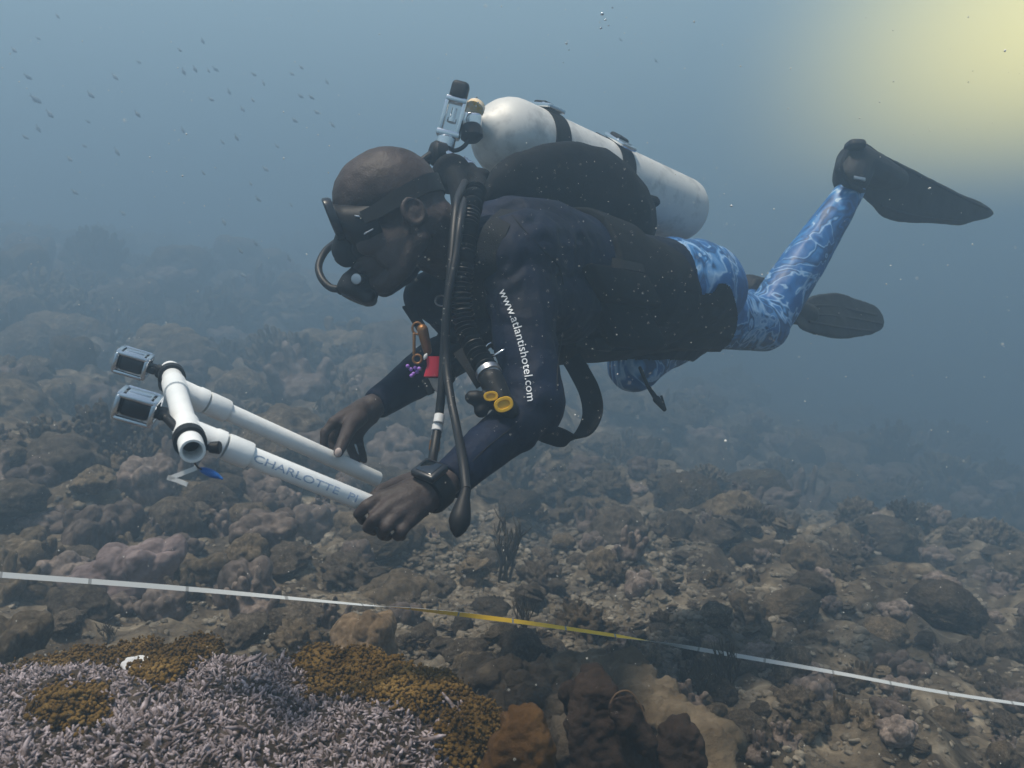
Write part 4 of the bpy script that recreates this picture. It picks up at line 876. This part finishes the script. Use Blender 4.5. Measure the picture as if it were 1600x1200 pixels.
for (px, py, L, r, mt) in ((686, 655, 7, .0086, 'white'), (683.5, 669, 5, .0090, 'white'), (682, 679, 4, .0088, 'steel'), (679, 697, 8, .0088, 'brass')):
    k = MB(); p = P(px, py, 1.437); dr_ = (P(684, 665, 1.44) - P(677, 712, 1.42)).normalized(); k.lathe(p - dr_ * L / F_PX * 1.4, dr_, [(0, r * .9), (.001, r), (L * 2 / F_PX * 1.4, r), (L * 2 / F_PX * 1.4 + .001, r * .9)], 16); obj('hose_sleeve', k, M[mt], reg)
bu = MB(); bu.lathe(P(728, 764, 1.237), P(712, 845, 1.20) - P(728, 764, 1.237), [(0, .0072), (.012, .008), (.026, .0115), (.040, .0145), (.050, .0148), (.060, .011), (.067, .006), (.070, .003)], 24); obj('hose_end_bulb', bu, M['rubber'], reg)

# ------------------------------------------------------------------ mask
msk = thing('diving_mask', 'black diving mask strapped round the diver\'s shaved head', 'mask', H(.10, -.02))
HB = BV(bme, person)
sk = MB(); sk.loft([(H(.030, -.047), HU * .036, HS * .0735), (H(.058, -.048), HU * .044, HS * .077), (H(.083, -.036), HU * .041, HS * .076), (H(.096, -.018), HU * .031, HS * .076)], 32, .72)
sk.chain([H(.090, -.048), H(.102, -.066), H(.104, -.076)], [.024, .026, .022])
sk.ell(H(.060, -.078, 0), HF * .036, HU * .022, HS * .064)
smm = fuse(sk, .003, 3); obj('skirt', smm, M['rubber'], msk)
fr = MB(); fr.loft([(H(.093, -.016), HU * .034, HS * .080), (H(.097, -.016), HU * .037, HS * .083), (H(.105, -.014), HU * .037, HS * .083), (H(.108, -.013), HU * .034, HS * .080), (H(.108, -.013), HU * .029, HS * .073), (H(.102, -.014), HU * .028, HS * .072)], 36, .6); fo_ = obj('frame', fr, M['cambody'], msk)
gl_ = MB(); gl_.loft([(H(.102, -.0155), HU * .029, HS * .073), (H(.106, -.015), HU * .029, HS * .073)], 36, .6); obj('lens', gl_, M['glass'], msk)
g2 = MB(); g2.box(H(.062, -.036, .0785), HF * .004 + HU * .002, HU * .002, HS * .002, .3); g2.box(P(576, 362, 1.515), CR * .008 + CU * .0045, CU * .0015, CF * .002, .3); obj('strap_clip', g2, M['steel'], msk)
st = MB(); pts = []; wd = []
for k in range(49):
    a = math.pi * (k / 48.0) ; ang_ = R(-78) + R(336 - 180) * 0
for k in range(41):
    a = R(-35) + R(250) * k / 40.0            # round the back of the skull
    f_ = -.005 - .0985 * math.sin(a + 0) if False else None
sp_ = [(.055, -.042, .080), (.030, -.040, .081), (0, -.034, .080), (-.03, -.028, .0755), (-.06, -.022, .0645), (-.082, -.018, .046), (-.0965, -.016, .022), (-.0995, -.016, 0)]
pts = [H(*q) for q in sp_] + [H(f, u, -q) for f, u, q in sp_[-2::-1]]
cs = crv(pts, 5); nn = len(cs); st.ribbon(cs, HU, [.011 + .006 * math.sin(math.pi * i / (nn - 1)) for i in range(nn)], .0018); obj('strap', st, M['rubber'], msk)

# ------------------------------------------------------------------ fins
def fin(name, outline, dep, th, label, foot, ribs):
    o = thing(name, label, 'fin', P(*foot[0]), 'the diver\'s pair of swim fins')
    pts = [P(x, y, dep(x, y)) for x, y in outline]; cv = crv(pts + [pts[0]], 6)[:-1]; c = sum(cv, Vector()) / len(cv); n = (cv[0] - c).cross(cv[len(cv) // 4] - c).normalized(); mb = MB()
    mb.rings([[c + (p - c) * k + n * th * s_ for p in cv] for s_, k in ((-1, .93), (-.6, .985), (0, 1), (.6, .985), (1, .93))]); m_ = fuse(mb, .005, 3); displace(m_, lambda q: .002 * fbm(q * 16, 3, 3)); b_ = obj('blade', m_, M['finrub'], o)
    fp = MB(); fp.chain([P(*f) for f in foot], [.052, .056, .050, .036][:len(foot)]); fm_ = fuse(fp, .005, 3); obj('foot_pocket', fm_, M['finrub'], o)
    for r_ in ribs:
        rb = MB(); q = crv([P(x, y, dep(x, y)) - n * math.copysign(1, n.dot(CF)) * th * 1.1 for x, y in r_], 6); rb.tube(q, [.0045] * len(q), 8); obj('rib', rb, M['finrub'], o)
    return o
d1 = lambda x, y: 2.52 + (x - 1310) / 240. * .36 + (y - 280) / 100. * .10
ff = fin('swim_fin', [(1322, 236), (1335, 223), (1352, 222), (1375, 238), (1413, 258), (1458, 281), (1500, 302), (1535, 317), (1552, 331), (1545, 340), (1518, 347), (1495, 352), (1455, 349), (1413, 347), (1382, 341), (1362, 322), (1340, 300), (1318, 285), (1308, 268), (1316, 250)], d1, .010, 'black swim fin on the raised near foot pointing right', [(1330, 278, 2.52), (1337, 255, 2.54), (1370, 270, 2.60), (1400, 280, 2.66)], [[(1352, 232), (1413, 264), (1500, 308), (1540, 326)], [(1372, 322), (1430, 338), (1500, 346)]])
hl = MB(); hl.ribbon(crv([P(1318, 240, 2.46), P(1311, 262, 2.44), P(1320, 284, 2.46), P(1345, 300, 2.48)], 6), CF, .018, .004); hl.box(P(1336, 228, 2.50), CR * .026, CU * .016, CF * .03, .5, seg=3); obj('heel_strap', hl, M['finrub'], ff)
bc = MB(); bc.box(P(1343, 279, 2.455), CR * .016 - CU * .003, CU * .005, CF * .004, .3); obj('buckle', bc, M['steel'], ff)
d2 = lambda x, y: 2.76 + (x - 1245) / 135. * .30 + (y - 490) / 60. * -.05
f2 = fin('swim_fin', [(1238, 492), (1262, 466), (1285, 459), (1310, 459), (1340, 468), (1364, 477), (1376, 490), (1381, 506), (1374, 518), (1345, 526), (1313, 530), (1275, 523), (1250, 513)], d2, .008, 'dark swim fin on the lower far foot half hidden behind the near calf', [(1170, 455, 2.70), (1190, 462, 2.74), (1225, 480, 2.78), (1262, 492, 2.82)], [[(1258, 480), (1300, 480), (1366, 494)], [(1256, 492), (1310, 496), (1374, 507)], [(1260, 504), (1310, 513), (1360, 519)]])
hl = MB(); hl.box(P(1172, 448, 2.68), CR * .022 + CU * .015, CU * .02, CF * .03, .5, seg=3); hl.box(P(1190, 440, 2.68), CR * .012, CU * .012, CF * .02, .4); obj('heel_strap', hl, M['finrub'], f2)

# ------------------------------------------------------------------ wrist computer
wc = thing('wrist_computer', 'chunky black dive computer on the diver\'s near wrist', 'wrist computer', P(672, 765, 1.28))
wdir = (LEL - LWR).normalized(); sl_ = MB(); wcp = P(676, 765, 1.288); sl_.lathe(wcp - wdir * .014, wdir, [(0, .027), (0, .0315), (.004, .033), (.024, .033), (.028, .0315), (.028, .027)], 36); obj('strap', sl_, M['rubber'], wc)
n_ = (-CF * .45 + CU * .5 - CR * .15); n_ = (n_ - wdir * n_.dot(wdir)).normalized(); b_ = MB(); b_.box(wcp + n_ * .034, wdir * .019, n_ * .006, wdir.cross(n_) * .021, .35, seg=3); ob = obj('case', b_, M['cambody'], wc)
sc_ = MB(); sc_.box(wcp + n_ * .0402, wdir * .013, n_ * .0008, wdir.cross(n_) * .014, .3); q_ = obj('screen', sc_, M['glass'], None); q_.data.transform(Matrix.Translation(-wloc(wc))); q_.parent = ob

# ------------------------------------------------------------------ clips hanging from the chest
hk = thing('bolt_snap', 'rusty brown snap hook hanging from the diver\'s chest strap', 'clip', P(648, 510, 1.56))
k = MB(); k.torus(P(652, 513, 1.56), -CF, .0085, .0022, 24, 8, sx=1.2); k.torus(P(652, 561, 1.56), -CF, .0075, .0022, 24, 8); obj('ring', k, M['brass'], hk)
k = MB(); k.chain([P(647, 522, 1.56), P(647, 553, 1.56)], [.0028, .0028]); k.chain([P(660, 515, 1.56), P(668, 548, 1.57)], [.010, .008]); obj('shank', k, M['brass'], hk)
k = MB(); k.ribbon(crv([P(636, 478, 1.60), P(648, 496, 1.575), P(658, 512, 1.56)], 5), CR, .009, .002); obj('webbing_loop', k, M['webbing'], hk)
bd = thing('bead_charm', 'cluster of purple beads hanging by the red tag at the far elbow', 'beads', P(645, 575, 1.56))
for i, (px, py) in enumerate(((637, 572), (642, 577), (649, 575), (655, 576), (646, 584), (652, 581), (643, 587))): k = MB(); k.sph(P(px, py, 1.56 + .004 * (i % 3)), .0036, 12, 8); obj('bead', k, M['purple'], bd)
rt = thing('whistle', 'bright red rubber tag with a clear end hanging on the diver\'s chest hoses', 'whistle', P(677, 575, 1.53))
k = MB(); k.loft([(P(678, 557, 1.53), CR * .0125, CF * .009), (P(679, 572, 1.53), CR * .013, CF * .010), (P(676, 588, 1.53), CR * .0155, CF * .011), (P(676, 590, 1.53), CR * .012, CF * .008)], 20, .7); obj('grip', k, M['red'], rt)
k = MB(); k.box(P(665, 557, 1.52), CR * .0035 + CU * .002, CU * .0045, CF * .003, .4); obj('cap', k, M['white'], rt)
k = MB(); k.loft([(P(680, 591, 1.53), CR * .012, CF * .009), (P(684, 604, 1.53), CR * .010, CF * .007), (P(687, 613, 1.53), CR * .006, CF * .005)], 18, .8); obj('mouthpiece', k, mat('clear_plastic', (.34, .31, .29), .25), rt)
k = MB(); k.chain([P(696, 572, 1.52), P(702, 590, 1.52), P(700, 600, 1.52)], [.010, .011, .007]); k.ribbon([P(664, 592, 1.55), P(674, 616, 1.55)], CR, .006, .003); obj('lanyard', k, M['rubber'], rt)

# ------------------------------------------------------------------ pipe rig
rig = thing('pipe_frame', 'white plastic pipe frame with two long handles gripped in the diver\'s hands', 'pipe frame', P(300, 660, 1.25))
def pipe(name, a, b, r, hollow=True, m='pvc'):
    k = MB(); d = b - a; L = d.length; pf_ = [(.003, r * .74), (0, r * .78), (0, r * .96), (.001, r), (L - .001, r), (L, r * .96), (L, r * .78), (L - .05, r * .76)] if hollow else [(0, r * .9), (.001, r), (L - .001, r), (L, r * .9)]
    if hollow: pf_ = [(.05, r * .74)] + [(0, r * .78)] + pf_[2:]
    k.lathe(a, d, pf_, 40); return obj(name, k, M[m], rig)
CA, CB = P(301, 705, 1.075), P(266, 578, 1.43)
pipe('cross_pipe', CA, CB, .0152)
cd = (CB - CA); cdn = cd.normalized()
TA, TB = CA + cd * .20, CA + cd * .72
pa0, pa1 = TA, P(588, 792, 1.275); pb0, pb1 = TB, P(590, 749, 1.555)
for tn_, (p0, p1) in (('near', (pa0, pa1)), ('far', (pb0, pb1))):
    d = (p1 - p0).normalized(); r = .0136
    tee = MB(); tee.lathe(p0 - cdn * .028, cdn, [(0, .0155), (0, .0178), (.056, .0178), (.056, .0155)], 36); tee.lathe(p0, d, [(0, .0172), (.034, .0172), (.036, .0185), (.048, .0185), (.050, .014)], 36); obj('tee_fitting', tee, M['pvc'], rig)
    s0 = p0 + d * .052; cpl = MB(); cpl.lathe(s0, d, [(0, .0150), (0, .0176), (.006, .0182), (.030, .0182), (.034, .0176), (.034, .0140)], 36); obj('coupling', cpl, M['pvc'], rig)
    h_ = pipe('handle_pipe', s0 + d * .02, p1, r)
    if tn_ == 'near': HP = h_; hd = d; hs = s0
# blue print on the near handle
tm = textmesh('CHARLOTTE  PI'); Wt = max(v.co.x for v in tm.vertices); ta, tb2 = None, None
def axpt(px, p0=pa0, p1=pa1):
    lo, hi = 0.0, 1.0
    for _ in range(40):
        mid = (lo + hi) / 2
        if PX(lerp(p0, p1, mid))[0] < px: lo = mid
        else: hi = mid
    return lerp(p0, p1, lo)
A_, B_ = axpt(392), axpt(553); nn_ = (-A_.normalized()); nn_ = (nn_ - hd * nn_.dot(hd)).normalized(); uu = hd.cross(nn_); uu = uu if uu.z > 0 else -uu
for v in tm.vertices:
    q = lerp(A_, B_, v.co.x / Wt); a = (v.co.y - .30) * 16.5 / F_PX * 1.25 / .0136; v.co = q + (nn_ * math.cos(a) + uu * math.sin(a)) * .01385 - wloc(rig)
lt = bpy.data.objects.new('lettering', tm); COL.objects.link(lt); tm.materials.append(M['ink']); lt.parent = HP

# ------------------------------------------------------------------ cameras on the frame
def action_cam(label, c, cl, sc=1.0):
    o = thing('action_camera', label, 'camera', c); L_ = (CR * .80 - CU * .26 + CF * .20).normalized(); Wv = (CF * .80 + CR * -.05 + CU * .16); Wv = (Wv - L_ * Wv.dot(L_)).normalized(); U_ = L_.cross(Wv).normalized(); U_ = U_ if U_.z > 0 else -U_
    a, b, h = .0255 * sc, .024 * sc, .0175 * sc
    k = MB(); k.box(c, L_ * a * .86, Wv * b * .86, U_ * h * .84, .25, seg=3); obj('body', k, M['cambody'], o)
    k = MB()
    for s in (1, -1):
        for q in (1, -1):
            k.box(c + Wv * b * s + U_ * h * q, L_ * a, Wv * .0035, U_ * .0032, .4); k.box(c + Wv * b * s + L_ * a * q, L_ * .0035, Wv * .0035, U_ * h, .4)
            k.box(c + U_ * h * q + L_ * a * s, L_ * .0035, Wv * b, U_ * .0032, .4)
    k.box(c + U_ * h * 1.06, L_ * a * .72, Wv * b * .8, U_ * .0022, .4); k.box(c + U_ * h * 1.22 + Wv * b * -.2, L_ * a * .62, Wv * b * .14, U_ * .002, .4); obj('housing', k, M['housing'], o)
    k = MB(); k.lathe(c - L_ * a, -L_, [(-.004, .017 * sc), (.004, .017 * sc), (.005, .015 * sc), (.0045, .012 * sc)], 28); k.box(c - L_ * a * 1.02, L_ * .004, Wv * b * .96, U_ * h * .98, .3); le = obj('lens', k, M['glass'], o)
    k = MB(); e = c + L_ * (a + .002)
    for s in (-1, 0, 1): k.lathe(e + L_ * .008 + Wv * s * .006 - Wv * .002, Wv, [(0, .0075), (.004, .0075)], 18)
    k.box(e + L_ * .003, L_ * .006, Wv * .010, U_ * .007, .3); k.chain([e + L_ * .008, lerp(e, cl, .7)], [.006, .006]); k.lathe(e + L_ * .008 - Wv * .016, Wv, [(0, .0055), (.032, .0055)], 14)
    obj('mount_arm', fuse(k, .0018, 1), M['rubber'], o)
    k = MB(); k.lathe(cl - cdn * .009, cdn, [(0, .0155), (0, .0200), (.018, .0200), (.018, .0155)], 36); dd_ = (e - cl).normalized(); k.box(cl + dd_ * .024, dd_ * .008, cdn * .009, dd_.cross(cdn).normalized() * .010, .3); k.box(cl - Z * .014 + dd_ * .020, dd_ * .008, cdn * .010, Z * .016, .4); obj('clamp', k, M['rubber'], o)
    return o, k
ca1 = CA + cd * .105; ca2 = CA + cd * .90
action_cam('action camera in clear case, lower of the two on the pipe frame', P(215, 635, 1.16), ca1, .86)
action_cam('action camera in clear case, upper of the two on the pipe frame', P(208, 567, 1.40), ca2, .86)
kk = thing('clamp_screw', 'small black screw knob sticking out under the near pipe joint', 'knob', P(333, 700, 1.12)); k = MB(); k.lathe(P(322, 699, 1.12), (CR - CU * .02), [(0, .004), (.004, .0042), (.005, .007), (.016, .0085), (.018, .007)], 10); obj('grip', k, M['rubber'], kk)
tg = thing('cable_tie', 'bent white plastic strip and blue tag dangling below the pipe frame', 'cable tie', P(305, 735, 1.12))
k = MB(); k.ribbon([P(307, 731, 1.12), P(284, 740, 1.12), P(263, 748, 1.12)], CU, .0028, .0012); k.ribbon([P(262, 746, 1.12), P(278, 751, 1.12), P(293, 757, 1.12)], CU, .0026, .0012); obj('strip', k, M['white'], tg)
k = MB(); k.ell(P(328, 739, 1.12), CR * .0135 - CU * .005, CU * .0055, CF * .006, 20, 10); k.chain([P(340, 744, 1.12), P(347, 748, 1.12)], [.003, .0015]); obj('tag', k, M['blue'], tg)
k = MB(); k.tube([P(303, 722, 1.09), P(309, 730, 1.11), P(318, 736, 1.12)], .0011, 6); obj('cord', k, M['hose'], tg)

# ------------------------------------------------------------------ measuring tape
tp = [P(-120, 888, 1.42), P(0, 898, 1.48), P(290, 920, 1.66), P(565, 945, 1.88), P(640, 951, 1.92), P(800, 970, 2.0), P(960, 993, 2.1), P(1090, 1014, 2.16), P(1300, 1050, 2.25), P(1480, 1083, 2.3), P(1680, 1112, 2.38)]
cv = crv(tp, 60); tot = len(cv) - 1; kx = [-120, 0, 290, 565, 600, 640, 800, 960, 1010, 1090, 1300, 1640]; ka = [-32, -34, -40, -82, -108, -134, -218, -236, -284, -362, -408, -424]
wd = []
for i, p in enumerate(cv):
    x = PX(p)[0]; a = R(float(np.interp(x, kx, ka))); T = (cv[min(i + 1, tot)] - cv[max(i - 1, 0)]).normalized(); v_ = p.normalized(); u_ = (Z - T * Z.dot(T)).normalized(); n_ = T.cross(u_).normalized(); wd.append(u_ * math.cos(a) + n_ * math.sin(a))
k = MB(); rg_ = []
for i, p in enumerate(cv):
    T = (cv[min(i + 1, tot)] - cv[max(i - 1, 0)]).normalized(); N = T.cross(wd[i]); rg_.append([p + wd[i] * .0049 + N * .0003, p - wd[i] * .0049 + N * .0003, p - wd[i] * .0049 - N * .0003, p + wd[i] * .0049 - N * .0003])
k.rings(rg_, True)
mi = []
for i in range(len(k.f)):
    mi.append(2 if (i // 4) % 30 == 0 else (1 if (i % 4 == 2 and i < (len(rg_) - 1) * 4) else 0))
k.mi = mi
to = obj('measuring_tape', k, [M['tapew'], M['tapey'], M['tick']], fix=False, smooth=False); rebase(to, P(600, 948, 1.9)); tag(to, 'long survey tape twisted from white to yellow stretched across the reef', 'measuring tape')

# ------------------------------------------------------------------ fish, bubbles, drifting specks
fb = MB(); fb.loft([(Vector((x, 0, z_)), Vector((0, w, 0)), Vector((0, 0, h))) for x, z_, w, h in ((-.5, 0, .01, .02), (-.44, 0, .05, .09), (-.3, 0, .085, .16), (-.1, 0, .10, .20), (.12, 0, .08, .17), (.3, 0, .04, .09), (.4, 0, .02, .05))], 14)
fr0 = thing('reef_fish', 'small dark fish in the loose school drifting over the far reef', 'fish', (0, 0, 0), 'school of small dark fish'); obj('body', fb, M['fish'], fr0)
ft = MB(); ft.add([(.36, .008, 0), (.60, 0, .17), (.50, 0, 0), (.60, 0, -.17), (.36, -.008, 0)], [(0, 1, 2), (0, 2, 3), (4, 2, 1), (4, 3, 2)]); obj('tail', ft, M['fish'], fr0, smooth=False)
fd = MB(); fd.add([(-.25, .006, .14), (-.05, 0, .29), (.22, 0, .20), (.2, .004, .1), (-.25, -.006, .14), (.2, -.004, .1)], [(0, 1, 2, 3), (4, 5, 2, 1)]); obj('dorsal_fin', fd, M['fish'], fr0, smooth=False)
spots = [(22, 78, 14), (60, 60, 9), (90, 25, 12), (44, 120, 14), (56, 155, 20), (78, 178, 18), (60, 201, 14), (40, 214, 12), (142, 148, 15), (180, 120, 14), (217, 97, 10), (183, 237, 16), (215, 178, 14), (138, 190, 9), (109, 248, 14), (132, 228, 9), (117, 300, 13), (192, 333, 13), (286, 203, 12), (281, 78, 10), (287, 112, 12), (305, 108, 12), (326, 110, 10), (337, 108, 12), (317, 64, 11), (330, 155, 11), (358, 143, 11), (379, 170, 12), (395, 156, 10), (412, 130, 11), (397, 116, 10), (456, 115, 11), (471, 105, 10), (470, 150, 11), (487, 152, 11), (495, 175, 12), (511, 128, 10), (461, 188, 12), (520, 195, 12), (370, 215, 12), (348, 222, 10), (433, 228, 10), (415, 264, 13), (404, 311, 13), (350, 347, 13), (376, 392, 12), (400, 381, 10), (452, 404, 12), (318, 270, 10), (380, 430, 13), (392, 287, 9), (455, 320, 9), (1025, 95, 7), (970, 62, 7)]
for i, (px, py, L) in enumerate(spots):
    o = fr0 if i == 0 else copy_tree(fr0); d = random.uniform(6.0, 8.0); o.location = P(px, py, d); s = L * .95 * d / F_PX; o.scale = (s, s, s); o.rotation_euler = (random.uniform(-.2, .2), R(-130 + random.uniform(-22, 22)), random.uniform(-.5, .5))
bb0 = None
for i, (px, py, r, d) in enumerate(((941, 22, .0042, 1.9), (946, 31, .0028, 1.9), (939, 44, .0033, 1.92), (951, 40, .0022, 1.9), (957, 12, .0024, 1.9), (885, 68, .0032, 1.9), (889, 78, .0020, 1.9), (745, 152, .0022, 1.75), (747, 160, .0018, 1.75), (744, 166, .0015, 1.75), (880, 98, .0015, 1.9))):
    if bb0 is None: k = MB(); k.ell((0, 0, 0), (1, 0, 0), (0, 1, 0), (0, 0, .75), 16, 10); bb0 = obj('air_bubble', k, M['chrome']); o = bb0; tag(bb0, 'tiny bright air bubble rising above the diver\'s tank', 'bubble', 'air bubbles rising above the tank')
    else: o = bb0.copy(); COL.objects.link(o)
    o.location = P(px, py, d); o.scale = (r, r, r)
sp, sz_ = [], []
for i in range(1500):
    px, py = random.uniform(-150, 1750), random.uniform(-100, 1300); d = random.uniform(.55, 2.6) ** 1.0; sp.append(tuple(P(px, py, d))); sz_.append(random.choice([.45, .6, .8, 1.1]) * d / F_PX * random.uniform(.6, 1.2) * (1.0 if random.random() > .06 else 1.8))
for i in range(500):
    px, py = random.uniform(650, 1150), random.uniform(250, 680); d = random.uniform(.55, 1.35); sp.append(tuple(P(px, py, d))); sz_.append(random.choice([.4, .5, .7]) * d / F_PX)
sm = blob_field(sp, sz_, flat=1, base=I1, seed=8, var=.3); sm.materials.append(mat('speck', (.75, .72, .66), .6)); so2 = bpy.data.objects.new('drifting_specks', sm); COL.objects.link(so2); tag(so2, 'pale drifting specks of plankton hanging in the water', 'plankton', kind='stuff')

# ------------------------------------------------------------------ haze: the water itself
hm = MB(); x_, yA, yB, zA, zB = 50, -4, 50, -12, 1.9
hm.add([(-x_, yA, zA), (x_, yA, zA), (x_, yB, zA), (-x_, yB, zA), (-x_, yA, zB), (x_, yA, zB), (x_, yB, zB), (-x_, yB, zB)], [(3, 2, 1, 0), (4, 5, 6, 7), (0, 1, 5, 4), (1, 2, 6, 5), (2, 3, 7, 6), (3, 0, 4, 7)])
m = bpy.data.materials.new('water_haze'); m.use_nodes = True; t = m.node_tree; t.nodes.clear(); o_ = nd(t, 'ShaderNodeOutputMaterial'); pv = nd(t, 'ShaderNodeVolumePrincipled')
pv.inputs['Color'].default_value = (.42, .585, .735, 1); pv.inputs['Density'].default_value = .137; pv.inputs['Anisotropy'].default_value = .55; t.links.new(pv.outputs[0], o_.inputs['Volume'])
hz_ = obj('haze', hm, m, smooth=False); tag(hz_, 'blue grey water haze that fades the far reef', 'haze', kind='stuff')

# ------------------------------------------------------------------ each repeat is told apart by what it lies beside
LM = [('the near hand', 610, 800), ('the far hand', 540, 680), ('the upper camera', 205, 565), ('the lower camera', 213, 636), ('the open pipe end', 300, 705), ('the hanging hose bulb', 715, 820),
      ('the white tape stretch', 300, 922), ('the yellow tape stretch', 800, 970), ('the faded tape end', 1400, 1065), ('the orange sponge', 812, 1120), ('the golden coral ridge', 640, 1060), ('the near elbow', 860, 680),
      ('the loose waist strap', 915, 640), ('the lower fin', 1310, 495), ('the dangling cord', 1038, 640), ('the bleached coral', 965, 830), ('the dark sponge stub', 1065, 1140), ('the hose loop at the mouth', 505, 420), ('the mauve lobed coral', 200, 880)]
ORD = ['nearest', 'second nearest', 'third nearest', 'fourth nearest', 'fifth nearest', 'sixth nearest', 'seventh nearest', 'eighth nearest'] + [q + ' nearest' for q in 'ninth tenth eleventh twelfth thirteenth fourteenth fifteenth sixteenth seventeenth eighteenth nineteenth twentieth 21st 22nd 23rd 24th 25th 26th 27th 28th 29th 30th 31st 32nd 33rd 34th 35th 36th 37th 38th 39th 40th 41st 42nd'.split()]
KW = {'boulder_coral': 'dull rounded coral head', 'lobed_coral': 'grey brown lobed coral', 'reef_rock': 'craggy dead reef rock', 'knobby_coral': 'dull knobby coral clump', 'soft_coral': 'thin branching soft coral'}
cells = {}
for o in bpy.data.objects:
    if o.get('group') and o.name.split('.')[0] in KW and o.parent is None:
        px, py, d = PX(o.location); best = min(LM, key=lambda l: (px - l[1]) ** 2 + (py - l[2]) ** 2); dx, dy = px - best[1], py - best[2]
        dr = ('right of' if dx > 0 else 'left of') if abs(dx) > abs(dy) else ('below' if dy > 0 else 'above')
        cells.setdefault((o.name.split('.')[0], best[0], dr), []).append((dx * dx + dy * dy, o))
for (k, lm, dr), L in cells.items():
    L.sort(key=lambda q: q[0])
    for i, (_, o) in enumerate(L):
        o['label'] = '%s, %s %s %s' % (KW[k], ORD[i], dr, lm) if i < len(ORD) else '%s on the slope well %s %s' % (KW[k], dr, lm)
fl = sorted([o for o in bpy.data.objects if o.name.split('.')[0] == 'reef_fish'], key=lambda o: PX(o.location)[0])
for i, o in enumerate(fl):
    n = i + 1; suf = 'th' if 10 < n % 100 < 14 else {1: 'st', 2: 'nd', 3: 'rd'}.get(n % 10, 'th')
    o['label'] = 'small dark fish, %d%s from the left in the hazy school' % (n, suf)

bl = sorted([o for o in bpy.data.objects if o.name.split('.')[0] == 'air_bubble'], key=lambda o: -o.location.z)
for i, o in enumerate(bl): o['label'] = 'tiny bright air bubble, %s from the top of those above the tank' % ('first second third fourth fifth sixth seventh eighth ninth tenth eleventh twelfth'.split()[i])
